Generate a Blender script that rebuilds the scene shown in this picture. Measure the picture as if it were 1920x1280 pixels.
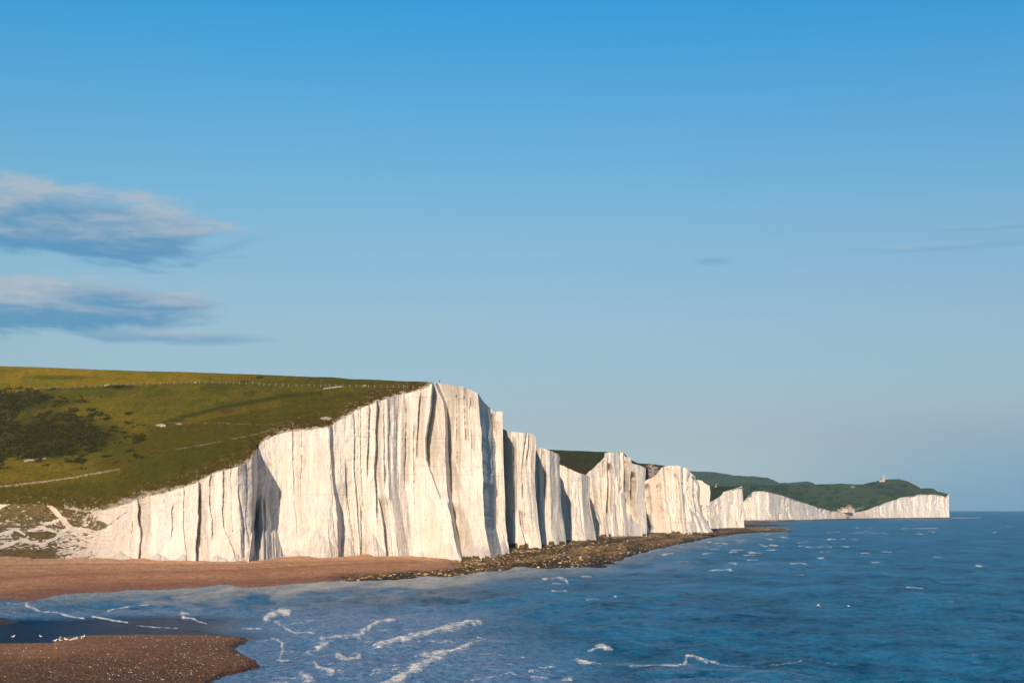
import bpy, bmesh, math, random
import numpy as np
from mathutils import Vector, Matrix

# ------------------------------------------------------------------ camera, sky, sun, exposure
for o in list(bpy.data.objects): bpy.data.objects.remove(o)
S = bpy.context.scene
C = S.collection
F = 2667.0          # focal length in photo pixels (50 mm on 36 mm)
E = 947.0           # eye level row
H = 25.0            # eye height above the sea
R = 3.56e6          # curvature radius: brings the sea horizon below eye level
cam = bpy.data.cameras.new('camera'); co = bpy.data.objects.new('camera', cam); C.objects.link(co)
co.location = (0, 0, H); co.rotation_euler = (math.radians(90), 0, 0)
cam.lens = 50.0; cam.sensor_width = 36.0; cam.shift_y = (E-640)/1920.0
cam.clip_start = 1.0; cam.clip_end = 60000
S.camera = co
S.view_settings.view_transform = 'Standard'; S.view_settings.look = 'None'
S.view_settings.exposure = 0.3; S.view_settings.gamma = 1.0
S.render.engine = 'CYCLES'

SUN_AZ, SUN_EL = math.radians(7.4), math.radians(19.0)   # sun behind the viewer, a little to the left
sdir = Vector((-math.sin(SUN_AZ)*math.cos(SUN_EL), -math.cos(SUN_AZ)*math.cos(SUN_EL), math.sin(SUN_EL)))
sl = bpy.data.lights.new('sun', 'SUN'); sl.energy = 5.0; sl.angle = math.radians(0.5); sl.color = (1.0, 0.79, 0.61)
so = bpy.data.objects.new('sun', sl); C.objects.link(so)
so.rotation_euler = sdir.to_track_quat('Z', 'Y').to_euler()

class NT:
    """tiny node-tree builder"""
    def __init__(s, nt): s.t = nt
    def n(s, typ, **kw):
        nd = s.t.nodes.new(typ)
        for k, v in kw.items(): setattr(nd, k, v)
        return nd
    def put(s, sock, v):
        if isinstance(v, bpy.types.NodeSocket): s.t.links.new(v, sock)
        elif v is not None: sock.default_value = v
    def m(s, op, a, b=None, c=None, clamp=False):
        nd = s.n('ShaderNodeMath', operation=op, use_clamp=clamp)
        s.put(nd.inputs[0], a); s.put(nd.inputs[1], b); s.put(nd.inputs[2], c)
        return nd.outputs[0]
    def mix(s, f, a, b, blend='MIX'):
        nd = s.n('ShaderNodeMix', data_type='RGBA', blend_type=blend)
        s.put(nd.inputs[0], f)
        for i, v in ((6, a), (7, b)):
            if isinstance(v, tuple) and len(v) == 3: v = v+(1,)
            s.put(nd.inputs[i], v)
        return nd.outputs[2]
    def sm(s, x, lo, hi, a=0.0, b=1.0):
        nd = s.n('ShaderNodeMapRange', interpolation_type='SMOOTHSTEP')
        for i, v in enumerate((x, lo, hi, a, b)): s.put(nd.inputs[i], v)
        return nd.outputs[0]
    def noise(s, vec, scale, detail=4, rough=0.55, dist=0.0):
        nd = s.n('ShaderNodeTexNoise')
        s.put(nd.inputs['Vector'], vec); s.put(nd.inputs['Scale'], scale); s.put(nd.inputs['Detail'], detail)
        s.put(nd.inputs['Roughness'], rough); s.put(nd.inputs['Distortion'], dist)
        return nd.outputs[0]
    def comb(s, x, y, z):
        nd = s.n('ShaderNodeCombineXYZ')
        for i, v in enumerate((x, y, z)): s.put(nd.inputs[i], v)
        return nd.outputs[0]
    def sep(s, v):
        nd = s.n('ShaderNodeSeparateXYZ'); s.put(nd.inputs[0], v); return nd.outputs
    def scale(s, v, xyz):
        nd = s.n('ShaderNodeVectorMath', operation='MULTIPLY'); s.put(nd.inputs[0], v); nd.inputs[1].default_value = xyz
        return nd.outputs[0]
    def ramp(s, f, stops):
        nd = s.n('ShaderNodeValToRGB'); s.put(nd.inputs[0], f); e = nd.color_ramp.elements
        while len(e) < len(stops): e.new(0.5)
        for i, (p, c) in enumerate(stops): e[i].position = p; e[i].color = tuple(c)+(1,)
        return nd.outputs[0]
    def attr(s, name):
        return s.n('ShaderNodeAttribute', attribute_name=name)

W = bpy.data.worlds.new('World'); S.world = W; W.use_nodes = True
def build_world():
    t = W.node_tree; t.nodes.clear(); k = NT(t)
    out = k.n('ShaderNodeOutputWorld'); bg = k.n('ShaderNodeBackground'); bg.inputs[1].default_value = 0.0812
    t.links.new(bg.outputs[0], out.inputs[0])
    tc = k.n('ShaderNodeTexCoord').outputs['Generated']
    x, y, z = k.sep(tc)
    # air close to the horizon is deep and clear here: read the sky a little higher than the ray
    zz = k.m('MULTIPLY_ADD', k.m('MAXIMUM', z, 0.0), 1.6, 0.05)
    sky = k.n('ShaderNodeTexSky'); sky.sky_type = 'NISHITA'; sky.sun_disc = False
    sky.sun_elevation = SUN_EL; sky.sun_rotation = math.pi + SUN_AZ
    sky.air_density = 1.0; sky.dust_density = 0.6; sky.ozone_density = 2.0
    k.put(sky.inputs[0], k.comb(x, y, zz))
    el = k.m('ARCSINE', z)                           # elevation, radians
    az = k.m('ARCTAN2', x, y)                        # azimuth from straight ahead
    tint = k.ramp(k.m('MULTIPLY', el, 1/0.45, clamp=True), [(p, tuple(v/2.5 for v in c)) for p, c in SKY_TINT])
    tint = k.mix(1.0, tint, (2.5, 2.5, 2.5), 'MULTIPLY')
    col = k.mix(1.0, sky.outputs[0], tint, 'MULTIPLY')
    low = k.m('MULTIPLY', k.sm(az, 0.10, 0.36), k.sm(el, 0.0, 0.085, 1.0, 0.0))
    col = k.mix(low, col, k.mix(1.0, col, (0.50, 0.70, 0.95), 'MULTIPLY'))
    # left-hand sky is a little paler, right-hand deeper
    side = k.sm(az, -0.36, 0.40, 1.03, 0.93)
    col = k.mix(1.0, col, k.comb(side, side, k.m('POWER', side, 0.6)), 'MULTIPLY')
    # ---- clouds low in the sky on the left: soft banks, lit tops and blue undersides
    def deg(px, py):
        u = (px-960)/F; a = math.atan(u); return a, math.atan((E-py)/F*math.cos(a))
    vec = k.comb(k.m('MULTIPLY', az, 9.0), k.m('MULTIPLY', el, 36.0), 0.0)
    n1 = k.noise(vec, 1.3, 6, 0.58, 0.3)
    n2 = k.noise(vec, 4.6, 6, 0.65, 0.5)
    nn = k.m('ADD', k.m('MULTIPLY', k.m('SUBTRACT', n1, 0.5), 1.5), k.m('MULTIPLY', k.m('SUBTRACT', n2, 0.5), 0.55))
    front = k.m('GREATER_THAN', y, 0.0)
    fine = k.noise(k.comb(k.m('MULTIPLY', az, 30.0), k.m('MULTIPLY', el, 110.0), 3.0), 1.6, 5, 0.6, 0.4)
    for (px, py, rx, ru, rd, tilt, dens, lit, soft) in CLOUDS:
        a0, e0 = deg(px, py)
        dx = k.m('SUBTRACT', az, a0)
        dy = k.m('ADD', k.m('SUBTRACT', el, e0), k.m('MULTIPLY', dx, tilt))
        up = k.m('GREATER_THAN', dy, 0.0)
        ry = k.m('ADD', k.m('MULTIPLY', up, (ru-rd)/F), rd/F)
        r = k.m('SQRT', k.m('ADD', k.m('POWER', k.m('ABSOLUTE', k.m('MULTIPLY', dx, F/rx)), 2.4), k.m('POWER', k.m('DIVIDE', k.m('ABSOLUTE', dy), ry), 2.0)))
        f = k.m('ADD', k.m('SUBTRACT', 1.0, r), k.m('MULTIPLY', nn, 0.9))
        dn = k.m('MULTIPLY', k.m('MULTIPLY', k.sm(f, 0.0, soft), dens), front)
        h = k.m('ADD', k.m('DIVIDE', dy, ry), k.m('ADD', k.m('MULTIPLY', nn, 1.9), k.m('MULTIPLY', k.m('SUBTRACT', fine, 0.5), 0.5)))
        litf = k.sm(h, -0.55, 0.85)
        cc = k.mix(litf, tuple(10*v for v in CLOUD_LO), tuple(10*v for v in lit))
        col = k.mix(dn, col, cc)
    k.put(bg.inputs[0], col)

SKY_TINT = [(0.0, (.78, .75, .77)), (.106, (.96, .81, .735)), (.287, (1.34, 1.30, 1.07)), (.449, (1.29, 1.67, 1.48)), (.607, (.893, 1.905, 1.93)), (.753, (.45, 2.0, 2.38)), (1.0, (.42, 1.3, 1.7))]
CLOUD_LO = (0.105, 0.30, 0.50)
CLOUD_HI = (0.41, 0.49, 0.57)
# px, py, half width, reach up, reach down, tilt, density, lit colour, softness
CLOUDS = [(110, 428, 330, 92, 62, 0.05, 0.92, CLOUD_HI, 0.36),
          (60, 572, 335, 60, 66, -0.02, 0.9, (0.43, 0.50, 0.575), 0.38),
          (250, 560, 150, 22, 22, 0.02, 0.7, (0.43, 0.50, 0.575), 0.38),
          (330, 632, 250, 22, 17, 0.0, 0.7, (0.46, 0.54, 0.60), 0.9),
          (410, 470, 120, 22, 16, -0.35, 0.28, (0.32, 0.46, 0.56), 0.9),
          (1335, 490, 55, 16, 12, 0.0, 0.42, (0.30, 0.43, 0.52), 0.9),
          (1800, 460, 280, 12, 9, 0.0, 0.26, (0.40, 0.53, 0.60), 0.9),
          (1870, 426, 180, 10, 8, 0.0, 0.28, (0.40, 0.53, 0.60), 0.9)]
build_world()

# ------------------------------------------------------------------ helpers
rng = np.random.default_rng(7); random.seed(7)
def tag(o, label=None, cat=None, group=None, kind=None):
    for k, v in (('label', label), ('category', cat), ('group', group), ('kind', kind)):
        if v: o[k] = v
    return o
def link(name, me, mat=None, parent=None):
    o = bpy.data.objects.new(name, me); C.objects.link(o)
    if mat: me.materials.append(mat)
    if parent: o.parent = parent
    return o
def empty(name, loc, rz=0):
    o = bpy.data.objects.new(name, None); C.objects.link(o); o.location = loc; o.rotation_euler = (0, 0, rz); o.empty_display_size = 0.3
    return o
def interp(x, pts):
    a = np.array(pts, float); return np.interp(x, a[:, 0], a[:, 1])
def sst(x, a, b):
    t = np.clip((x-a)/(b-a), 0, 1); return t*t*(3-2*t)
def hsh(ix, iy, seed):
    v = (ix.astype(np.int64)*374761393 + iy.astype(np.int64)*668265263 + seed*69069) & 0xffffffff
    v = ((v ^ (v >> 13))*1274126177) & 0xffffffff
    return ((v ^ (v >> 16)) & 0xffff)/65535.0
def vn(x, y, seed=0):
    """value noise 0..1"""
    x, y = np.broadcast_arrays(np.asarray(x, float), np.asarray(y, float))
    ix = np.floor(x); iy = np.floor(y); fx = x-ix; fy = y-iy
    fx = fx*fx*fx*(fx*(fx*6-15)+10); fy = fy*fy*fy*(fy*(fy*6-15)+10)
    a = hsh(ix, iy, seed); b = hsh(ix+1, iy, seed); c = hsh(ix, iy+1, seed); d = hsh(ix+1, iy+1, seed)
    return (a*(1-fx)+b*fx)*(1-fy)+(c*(1-fx)+d*fx)*fy
def fbm(x, y, o=4, seed=0, g=0.5):
    s = 0; a = 1; t = 0
    for i in range(o):
        ca, sa = math.cos(0.5*i), math.sin(0.5*i)
        s = s+a*vn((x*ca-y*sa)*2.03**i, (x*sa+y*ca)*2.03**i, seed+i*17); t += a; a *= g
    return s/t
def fbm0(x, y, o=4, seed=0, g=0.5):      # no rotation (keeps stretched noise stretched)
    s = 0; a = 1; t = 0
    for i in range(o):
        s = s+a*vn(x*2.03**i, y*2.03**i, seed+i*17); t += a; a *= g
    return s/t
def grid(name, P, mat, attrs=None, parent=None):
    """P (rows, cols, 3) -> one smooth quad mesh"""
    nr, nc, _ = P.shape
    me = bpy.data.meshes.new(name)
    idx = np.arange(nr*nc).reshape(nr, nc)
    q = np.stack([idx[:-1, :-1], idx[:-1, 1:], idx[1:, 1:], idx[1:, :-1]], -1).reshape(-1, 4)
    me.vertices.add(nr*nc); me.vertices.foreach_set('co', P.astype(np.float32).ravel())
    me.loops.add(q.size); me.loops.foreach_set('vertex_index', q.astype(np.int32).ravel())
    me.polygons.add(len(q)); me.polygons.foreach_set('loop_start', (np.arange(len(q))*4).astype(np.int32))
    me.polygons.foreach_set('use_smooth', np.ones(len(q), bool))
    me.update(calc_edges=True)
    for k, v in (attrs or {}).items():
        v = np.asarray(v, np.float32)
        if v.ndim == 3:
            a = me.color_attributes.new(k, 'FLOAT_COLOR', 'POINT')
            a.data.foreach_set('color', np.concatenate([v, np.ones(v.shape[:2]+(1,), np.float32)], -1).ravel())
        else:
            a = me.attributes.new(k, 'FLOAT', 'POINT'); a.data.foreach_set('value', np.broadcast_to(v, (nr, nc)).astype(np.float32).ravel())
    me.validate()
    return link(name, me, mat, parent)
def mesh_np(name, V, Fc, mat, smooth=True, attrs=None, parent=None):
    me = bpy.data.meshes.new(name)
    n = Fc.shape[1]
    me.vertices.add(len(V)); me.vertices.foreach_set('co', V.astype(np.float32).ravel())
    me.loops.add(Fc.size); me.loops.foreach_set('vertex_index', Fc.astype(np.int32).ravel())
    me.polygons.add(len(Fc)); me.polygons.foreach_set('loop_start', (np.arange(len(Fc))*n).astype(np.int32))
    me.polygons.foreach_set('use_smooth', np.full(len(Fc), smooth))
    me.update(calc_edges=True)
    for k, v in (attrs or {}).items():
        a = me.attributes.new(k, 'FLOAT', 'POINT'); a.data.foreach_set('value', np.asarray(v, np.float32))
    me.validate()
    return link(name, me, mat, parent)
def drop(Y): return Y*Y/(2*R)
def world(px, py, Y):
    return np.stack(np.broadcast_arrays((px-960)/F*Y, Y, H+(E-py)/F*Y), -1)
def sea_point(px, py, z=0.0):
    Y = (H-z)*F/(py-E)
    for _ in range(3): Y = (H-z+drop(Y))*F/(py-E)
    return Vector(((px-960)/F*Y, Y, z-drop(Y)))
def base_mat(name, rough=0.9, spec=0.3):
    m = bpy.data.materials.new(name); m.use_nodes = True
    k = NT(m.node_tree); b = m.node_tree.nodes['Principled BSDF']
    b.inputs['Roughness'].default_value = rough; b.inputs['Specular IOR Level'].default_value = spec
    return m, k, b
def bump(k, b, h, strength, dist):
    n = k.n('ShaderNodeBump'); n.inputs['Strength'].default_value = strength; n.inputs['Distance'].default_value = dist
    k.put(n.inputs['Height'], h); k.put(b.inputs['Normal'], n.outputs[0])
def flat_mat(name, col, rough=0.8, var=0.12, scale=3.0):
    m, k, b = base_mat(name, rough)
    g = k.n('ShaderNodeNewGeometry').outputs['Position']
    n = k.noise(g, scale, 4)
    lo = tuple(c*(1-var) for c in col); hi = tuple(min(1, c*(1+var)) for c in col)
    k.put(b.inputs['Base Color'], k.mix(n, lo, hi))
    return m

# ------------------------------------------------------------------ materials
def chalk_material():
    m, k, b = base_mat('chalk', 0.95, 0.15)
    g = k.n('ShaderNodeNewGeometry').outputs['Position']
    st = k.noise(k.scale(g, (1, 0.35, 0.06)), 0.55, 6, 0.6)         # vertical weather streaks
    st2 = k.noise(k.scale(g, (1, 0.35, 0.035)), 1.7, 5, 0.6)
    bl = k.noise(k.scale(g, (1, 0.4, 1)), 0.05, 5, 0.6)             # broad stains
    fi = k.noise(g, 1.1, 5, 0.65)
    x, y, z = k.sep(g)
    wob = k.noise(k.scale(g, (1, 0.3, 1)), 0.02, 3)
    bed = k.noise(k.comb(k.m('MULTIPLY', x, 0.012), 0.0, k.m('ADD', z, k.m('MULTIPLY', wob, 4.0))), 0.9, 4, 0.7)
    c = k.mix(k.sm(st, 0.38, 0.62), (0.585, 0.542, 0.478), (0.675, 0.628, 0.556))
    c = k.mix(k.m('MULTIPLY', k.sm(bl, 0.45, 0.72), 0.40), c, (0.578, 0.474, 0.352))
    c = k.mix(k.m('MULTIPLY', k.sm(st2, 0.60, 0.76), 0.26), c, (0.380, 0.347, 0.297))
    c = k.mix(k.m('MULTIPLY', k.sm(fi, 0.62, 0.75), 0.22), c, (0.418, 0.358, 0.276))
    c = k.mix(k.m('MULTIPLY', k.sm(bed, 0.62, 0.66), 0.38), c, (0.342, 0.307, 0.255))   # flint seams
    ck = k.noise(k.scale(g, (1, 0.5, 0.10)), 0.42, 5, 0.62, 0.6)
    crack = k.m('MULTIPLY', k.sm(k.m('ABSOLUTE', k.m('SUBTRACT', ck, 0.5)), 0.004, 0.016, 1.0, 0.0), k.sm(fi, 0.42, 0.55))
    c = k.mix(k.m('MULTIPLY', crack, 0.30), c, (0.26, 0.23, 0.19))
    rust = k.attr('rust').outputs['Fac']
    c = k.mix(rust, c, (0.471, 0.277, 0.131))
    gr = k.attr('green').outputs['Fac']                              # turf, algae and scrub growing on the chalk
    gn = k.noise(g, 0.45, 5, 0.7)
    gm = k.sm(k.m('ADD', gr, k.m('MULTIPLY', k.m('SUBTRACT', gn, 0.5), 1.0)), 0.36, 0.64)
    gcol = k.mix(k.sm(k.noise(g, 0.45, 5, 0.7), 0.3, 0.7), (0.048, 0.048, 0.007), (0.165, 0.105, 0.042))
    c = k.mix(k.m('MULTIPLY', gm, k.sm(gr, 0.02, 0.12)), c, gcol)
    k.put(b.inputs['Base Color'], c)
    hgt = k.m('ADD', k.m('ADD', k.m('MULTIPLY', st2, 0.9), k.m('MULTIPLY', fi, 0.6)), k.m('MULTIPLY', bed, 0.9))
    hgt = k.m('SUBTRACT', hgt, k.m('MULTIPLY', crack, 0.4))
    bump(k, b, hgt, 0.55, 0.9)
    return m
def grass_material():
    m, k, b = base_mat('turf', 1.0, 0.05)
    g = k.n('ShaderNodeNewGeometry').outputs['Position']
    col = k.attr('col').outputs['Color']
    f = k.noise(g, 0.35, 6, 0.7); f2 = k.noise(k.scale(g, (1, 0.35, 1)), 1.3, 4, 0.7)
    c = k.mix(1.0, col, k.mix(k.sm(f, 0.25, 0.75), (0.72, 0.74, 0.72), (1.28, 1.24, 1.2)), 'MULTIPLY')
    c = k.mix(1.0, c, k.mix(k.sm(f2, 0.25, 0.75), (0.75, 0.75, 0.75), (1.25, 1.25, 1.25)), 'MULTIPLY')
    k.put(b.inputs['Base Color'], c)
    bump(k, b, k.m('ADD', f, k.m('MULTIPLY', f2, 0.6)), 0.6, 0.8)
    return m
def shingle_material(name='shingle', scale=1.0):
    m, k, b = base_mat(name, 0.9, 0.25)
    g = k.n('ShaderNodeNewGeometry').outputs['Position']
    v = k.n('ShaderNodeTexVoronoi'); k.put(v.inputs['Vector'], g); v.inputs['Scale'].default_value = 3.4*scale
    v2 = k.n('ShaderNodeTexVoronoi'); k.put(v2.inputs['Vector'], g); v2.inputs['Scale'].default_value = 1.1*scale
    r = k.sep(v.outputs['Color'])[0]; r2 = k.sep(v2.outputs['Color'])[1]
    c = k.attr('col').outputs['Color']
    n = k.noise(g, 0.22, 5, 0.65)
    c = k.mix(1.0, c, k.mix(r, (0.55, 0.52, 0.50), (1.45, 1.42, 1.38)), 'MULTIPLY')
    c = k.mix(1.0, c, k.mix(k.sm(n, 0.3, 0.7), (0.85, 0.85, 0.85), (1.15, 1.15, 1.15)), 'MULTIPLY')
    c = k.mix(1.0, c, k.mix(r2, (0.85, 0.84, 0.83), (1.15, 1.15, 1.15)), 'MULTIPLY')
    c = k.mix(k.m('MULTIPLY', k.m('GREATER_THAN', r, 0.975), 0.55), c, (0.6, 0.55, 0.48))
    k.put(b.inputs['Base Color'], c)
    wet = k.attr('wet').outputs['Fac']
    k.put(b.inputs['Roughness'], k.m('SUBTRACT', 0.95, k.m('MULTIPLY', wet, 0.45)))
    bump(k, b, k.m('ADD', v.outputs['Distance'], k.m('MULTIPLY', n, 0.6)), 0.6, 0.25)
    return m
def sea_material():
    m, k, b = base_mat('sea_water', 0.2, 0.5)
    g = k.n('ShaderNodeNewGeometry').outputs['Position']
    A = lambda s: k.attr(s).outputs['Fac']
    foam, milk, calm, light = A('foam'), A('milk'), A('calm'), A('light')
    x, y, z = k.sep(g)
    dist = k.m('SQRT', k.m('ADD', k.m('MULTIPLY', x, x), k.m('MULTIPLY', y, y)))
    # wind streaks and cloud-scale patches of deeper or greener water
    pat = k.noise(k.scale(g, (1, 0.35, 1)), 0.012, 5, 0.6, 0.4)
    stk = k.noise(k.scale(g, (1, 0.22, 1)), 0.10, 6, 0.7)
    fin = k.noise(k.scale(g, (1, 0.5, 1)), 0.9, 5, 0.75)
    deep = k.mix(k.sm(pat, 0.35, 0.65), DEEP_A, DEEP_B)
    c = k.mix(k.m('MULTIPLY', k.sm(stk, 0.42, 0.68), 0.5), deep, DEEP_C)
    c = k.mix(k.m('MULTIPLY', k.sm(fin, 0.48, 0.7), 0.55), c, DEEP_C)
    c = k.mix(k.m('MULTIPLY', k.sm(fin, 0.50, 0.32), 0.55), c, (0.0, 0.030, 0.065))
    for sc_, lo, hi, amt in ((1.1, .42, .58, .38), (0.30, .44, .56, .55), (0.085, .42, .58, .42), (0.028, .40, .60, .35)):
        wl_ = k.noise(k.scale(g, (1, 0.75, 1)), sc_, 5, 0.66, 0.5)
        c = k.mix(amt, c, k.mix(k.sm(wl_, lo, hi), (0.0, 0.045, 0.105), (0.026, 0.245, 0.450)))
    c = k.mix(light, c, k.mix(k.sm(fin, 0.3, 0.7), LIGHT_A, LIGHT_B))  # bright sheen of the water painted into its base colour
    mk = k.m('MULTIPLY', milk, k.sm(k.m('ADD', stk, k.m('MULTIPLY', fin, 0.5)), 0.50, 0.92), clamp=True)
    c = k.mix(k.m('MULTIPLY', milk, 0.55), c, (0.17, 0.23, 0.24))
    c = k.mix(mk, c, (0.50, 0.48, 0.43))
    c = k.mix(calm, c, k.mix(k.sm(stk, 0.4, 0.6), (0.002, 0.030, 0.075), (0.004, 0.05, 0.11)))
    fn = k.noise(k.scale(g, (1, 0.5, 1)), 2.6, 6, 0.85)
    ff = k.sm(k.m('ADD', foam, k.m('MULTIPLY', k.m('SUBTRACT', fn, 0.5), 3.4)), 0.34, 1.25)
    ff = k.m('MULTIPLY', ff, k.sm(foam, 0.02, 0.15))
    c = k.mix(ff, c, (0.90, 0.86, 0.78))
    k.put(b.inputs['Base Color'], c)
    k.put(b.inputs['Roughness'], k.m('ADD', k.m('MULTIPLY', ff, 0.5), k.m('MULTIPLY_ADD', calm, -0.12, 0.32)))
    k.put(b.inputs['Specular IOR Level'], k.m('MULTIPLY', k.m('MULTIPLY_ADD', ff, -0.2, 0.22), k.m('SUBTRACT', 1.0, k.m('MULTIPLY', calm, .9))))
    k.put(b.inputs['IOR'], k.m('MULTIPLY_ADD', calm, -0.12, 1.19))
    w1 = k.noise(k.scale(g, (1, 0.7, 1)), 0.55, 6, 0.65, 0.3)
    w2 = k.noise(k.scale(g, (1, 0.6, 1)), 2.2, 4, 0.6)
    amp = k.m('SUBTRACT', 1.0, k.m('MULTIPLY', calm, 0.9))
    hh = k.m('MULTIPLY', k.m('ADD', w1, k.m('MULTIPLY', w2, 0.25)), amp)
    bump(k, b, hh, 1.0, 1.8)
    return m
DEEP_A, DEEP_B, DEEP_C = (0.000, 0.085, 0.170), (0.000, 0.120, 0.205), (0.014, 0.180, 0.330)
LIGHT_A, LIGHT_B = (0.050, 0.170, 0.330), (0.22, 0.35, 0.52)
chalk = chalk_material(); turf = grass_material(); shingle = shingle_material(); sea_mat = sea_material()

# ------------------------------------------------------------------ cliffs
def saw(u, rise=0.06):
    """0 left of an edge, jumps to 1 just right of it, comes back to 0 at u = 1"""
    return np.where(u <= 0, 0, np.where(u < rise, u/rise, 1-(u-rise)/(1-rise)))*(u < 1)
def relief(pc, t, Y0, feats, amp, seed, flutes):
    """metres pushed back along the line of sight; pc = column pixel, t = height fraction"""
    r = np.zeros(np.broadcast(pc, t).shape)
    dv = lambda c_: .45+1.1*fbm0(t*3.3, pc*0+c_*2.3, 2, 8)
    for (path, D, Wp, t0, t1) in feats:
        pa = np.array(path, float); o = np.argsort(pa[:, 0])
        e = np.interp(t, pa[o, 0], pa[o, 1])
        jit = (fbm0(t*14, pc*0+path[0][1], 4, 5)-0.5)*2.6+(fbm0(t*4.5, pc*0+path[0][1]*1.7, 2, 6)-0.5)*(4.2 if Wp < 40 else 3.0)
        Dt = D if not isinstance(D, list) else interp(t, D)
        fade = sst(t, t0-0.05, t0+0.04)*(1-sst(t, t1-0.05, t1+0.04))
        if t1 >= 1: fade = sst(t, t0-0.05, t0+0.04)
        if t0 <= 0: fade = fade*0+1 if t1 >= 1 else 1-sst(t, t1-0.06, t1+0.03)
        r = r+Dt*(dv(path[0][1]) if Wp < 40 else 1)*saw((pc-e-jit)/Wp)*fade
    mpp = Y0/F                                         # metres per pixel
    s = pc*mpp
    wv = s+(fbm0(t*3.0, s*0.02, 3, seed+3)-0.5)*5
    big = fbm0(wv/16.0, t*0.9, 3, seed); mid = fbm0(wv/4.2, t*1.6+big, 4, seed+9); sml = fbm0(wv/1.5, t*5, 4, seed+21)
    rid = np.abs(mid-0.5)*2
    blk = fbm(s/3.0, t*18, 4, seed+33)
    fl_ = flutes*(.3+.7*sst(t+.3*(big-.5), .22, .62))
    pl = np.abs(fbm0(wv/11.0, t*.5, 2, seed+70)-.5)*2
    r = r+amp*((big-0.5)*6+(1-pl)*2.5+(1-rid)*1.5*fl_+(sml-0.5)*1.1*(0.35+0.65*fl_)+(blk-0.5)*1.5)
    return r
def auto_feats(p0, p1, n, Dr, Wr, seed):
    g = np.random.default_rng(seed); out = []
    for i in range(n):
        e = g.uniform(p0, p1); D = g.uniform(*Dr)**1.0; Wp = g.uniform(*Wr)
        t0 = g.choice([0, g.uniform(0, .6)]); t1 = g.choice([1, g.uniform(t0+.25, 1.0)])
        out.append(([(0, e+g.uniform(-3, 12)), (0.4, e+g.uniform(-1, 3)), (1, e)], D, Wp, t0, min(1, t1)))
    return out
WOB = .38
def cliff(name, pc, top, baseY, zb, setback, flare, feats, amp, seed, flutes=1.0, rows=150, ret=None, keep_top=True, green=None, rust=None, label=None, foot=None):
    """pc: column pixels at the cliff top. top(px)->py; baseY(px)->distance of the foot; flare(px)->pixels the foot swings right"""
    t = np.linspace(0, 1, rows)[:, None]; t = t**1.0
    P = pc[None, :]
    Yb = baseY(pc)[None, :]; sb = setback(pc)[None, :]; fl = flare(pc)[None, :]
    lean = 1-(1-t)**1.7*1.0
    Yt = Yb+sb
    zt = H+(E-top(pc)[None, :])/F*Yt
    rel = relief(P, t, Yb, feats, amp, seed, flutes(P) if callable(flutes) else flutes)
    rel = rel*np.clip((sst(t, -0.04, 0.05)*0.7+0.3), 0, 1)
    Y = Yb+sb*lean+rel
    if foot: Y = Y-foot(P, t)
    wob = (fbm0(t*1.7+seed, P/30., 3, seed+5)-.5)*7.0*F/Yb*np.sin(np.pi*np.clip(t, 0, 1))**.7*WOB
    px = P+fl*(1-t)**2.3+wob
    z = zb(pc)[None, :]-0.8+(zt-zb(pc)[None, :]+0.8)*t
    if keep_top: z = z+rel*t**3*(zt-H)/Yt*1.0
    X = (px-960)/F*Y
    V = np.stack([X, Y, z+0*X], -1)
    at = {'green': green(P, t, E-(z-H)/Y*F) if green else 0*X, 'rust': rust(P, t) if rust else 0*X}
    if ret:                                            # far side of the headland, turning inland
        n = 14; u = (np.arange(1, n+1)/n)[None, :, None]
        last = V[:, -1:, :]
        dv = np.array([(pc[-1]-960)/F*ret[1]-ret[0]*.4, ret[1], 0.0])[None, None, :]
        w = (fbm0(u[..., 0]*9, t*4, 3, seed+50)-0.5)[..., None]*np.array([3., 2, 0])
        Vr = last+dv*u+w*np.minimum(1, u*3)
        V = np.concatenate([V, Vr], 1)
        at = {k_: np.concatenate([v, np.repeat(v[:, -1:], n, 1)], 1) for k_, v in at.items()}
    o = grid(name, V, chalk, at)
    tag(o, label, kind='structure')
    return o, V

PXT = [(-700, 935), (0, 945), (60, 944), (100, 948), (150, 958), (197, 956), (240, 944), (279, 929), (305, 925), (361, 908), (403, 886), (440, 877), (459, 870), (473, 858), (484, 838), (496, 824), (532, 810), (580, 805), (617, 801), (643, 782), (680, 765), (722, 747), (760, 738), (801, 726), (812, 719), (820, 718), (851, 721), (875, 727), (896, 737), (903, 748), (908, 755), (925, 770), (936, 771), (943, 772)]
def topA(p):
    return interp(p, PXT)+(fbm0(p/9., 0*p, 4, 3)-0.5)*5*sst(p, 200, 260)
yA = [(-700, 560), (0, 545), (108, 541), (260, 530), (446, 520), (520, 548), (600, 560), (722, 583), (760, 598), (817, 592), (873, 592), (900, 596), (942, 606)]
sbA = [(-700, 60), (0, 60), (120, 48), (190, 26), (250, 12), (300, 9), (600, 13), (943, 12)]
flA = [(-700, 0), (200, 0), (300, -6), (420, 4), (520, 6), (640, 12), (760, 14), (850, 26), (905, 22), (943, 14)]
G = lambda *a: list(a)
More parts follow.
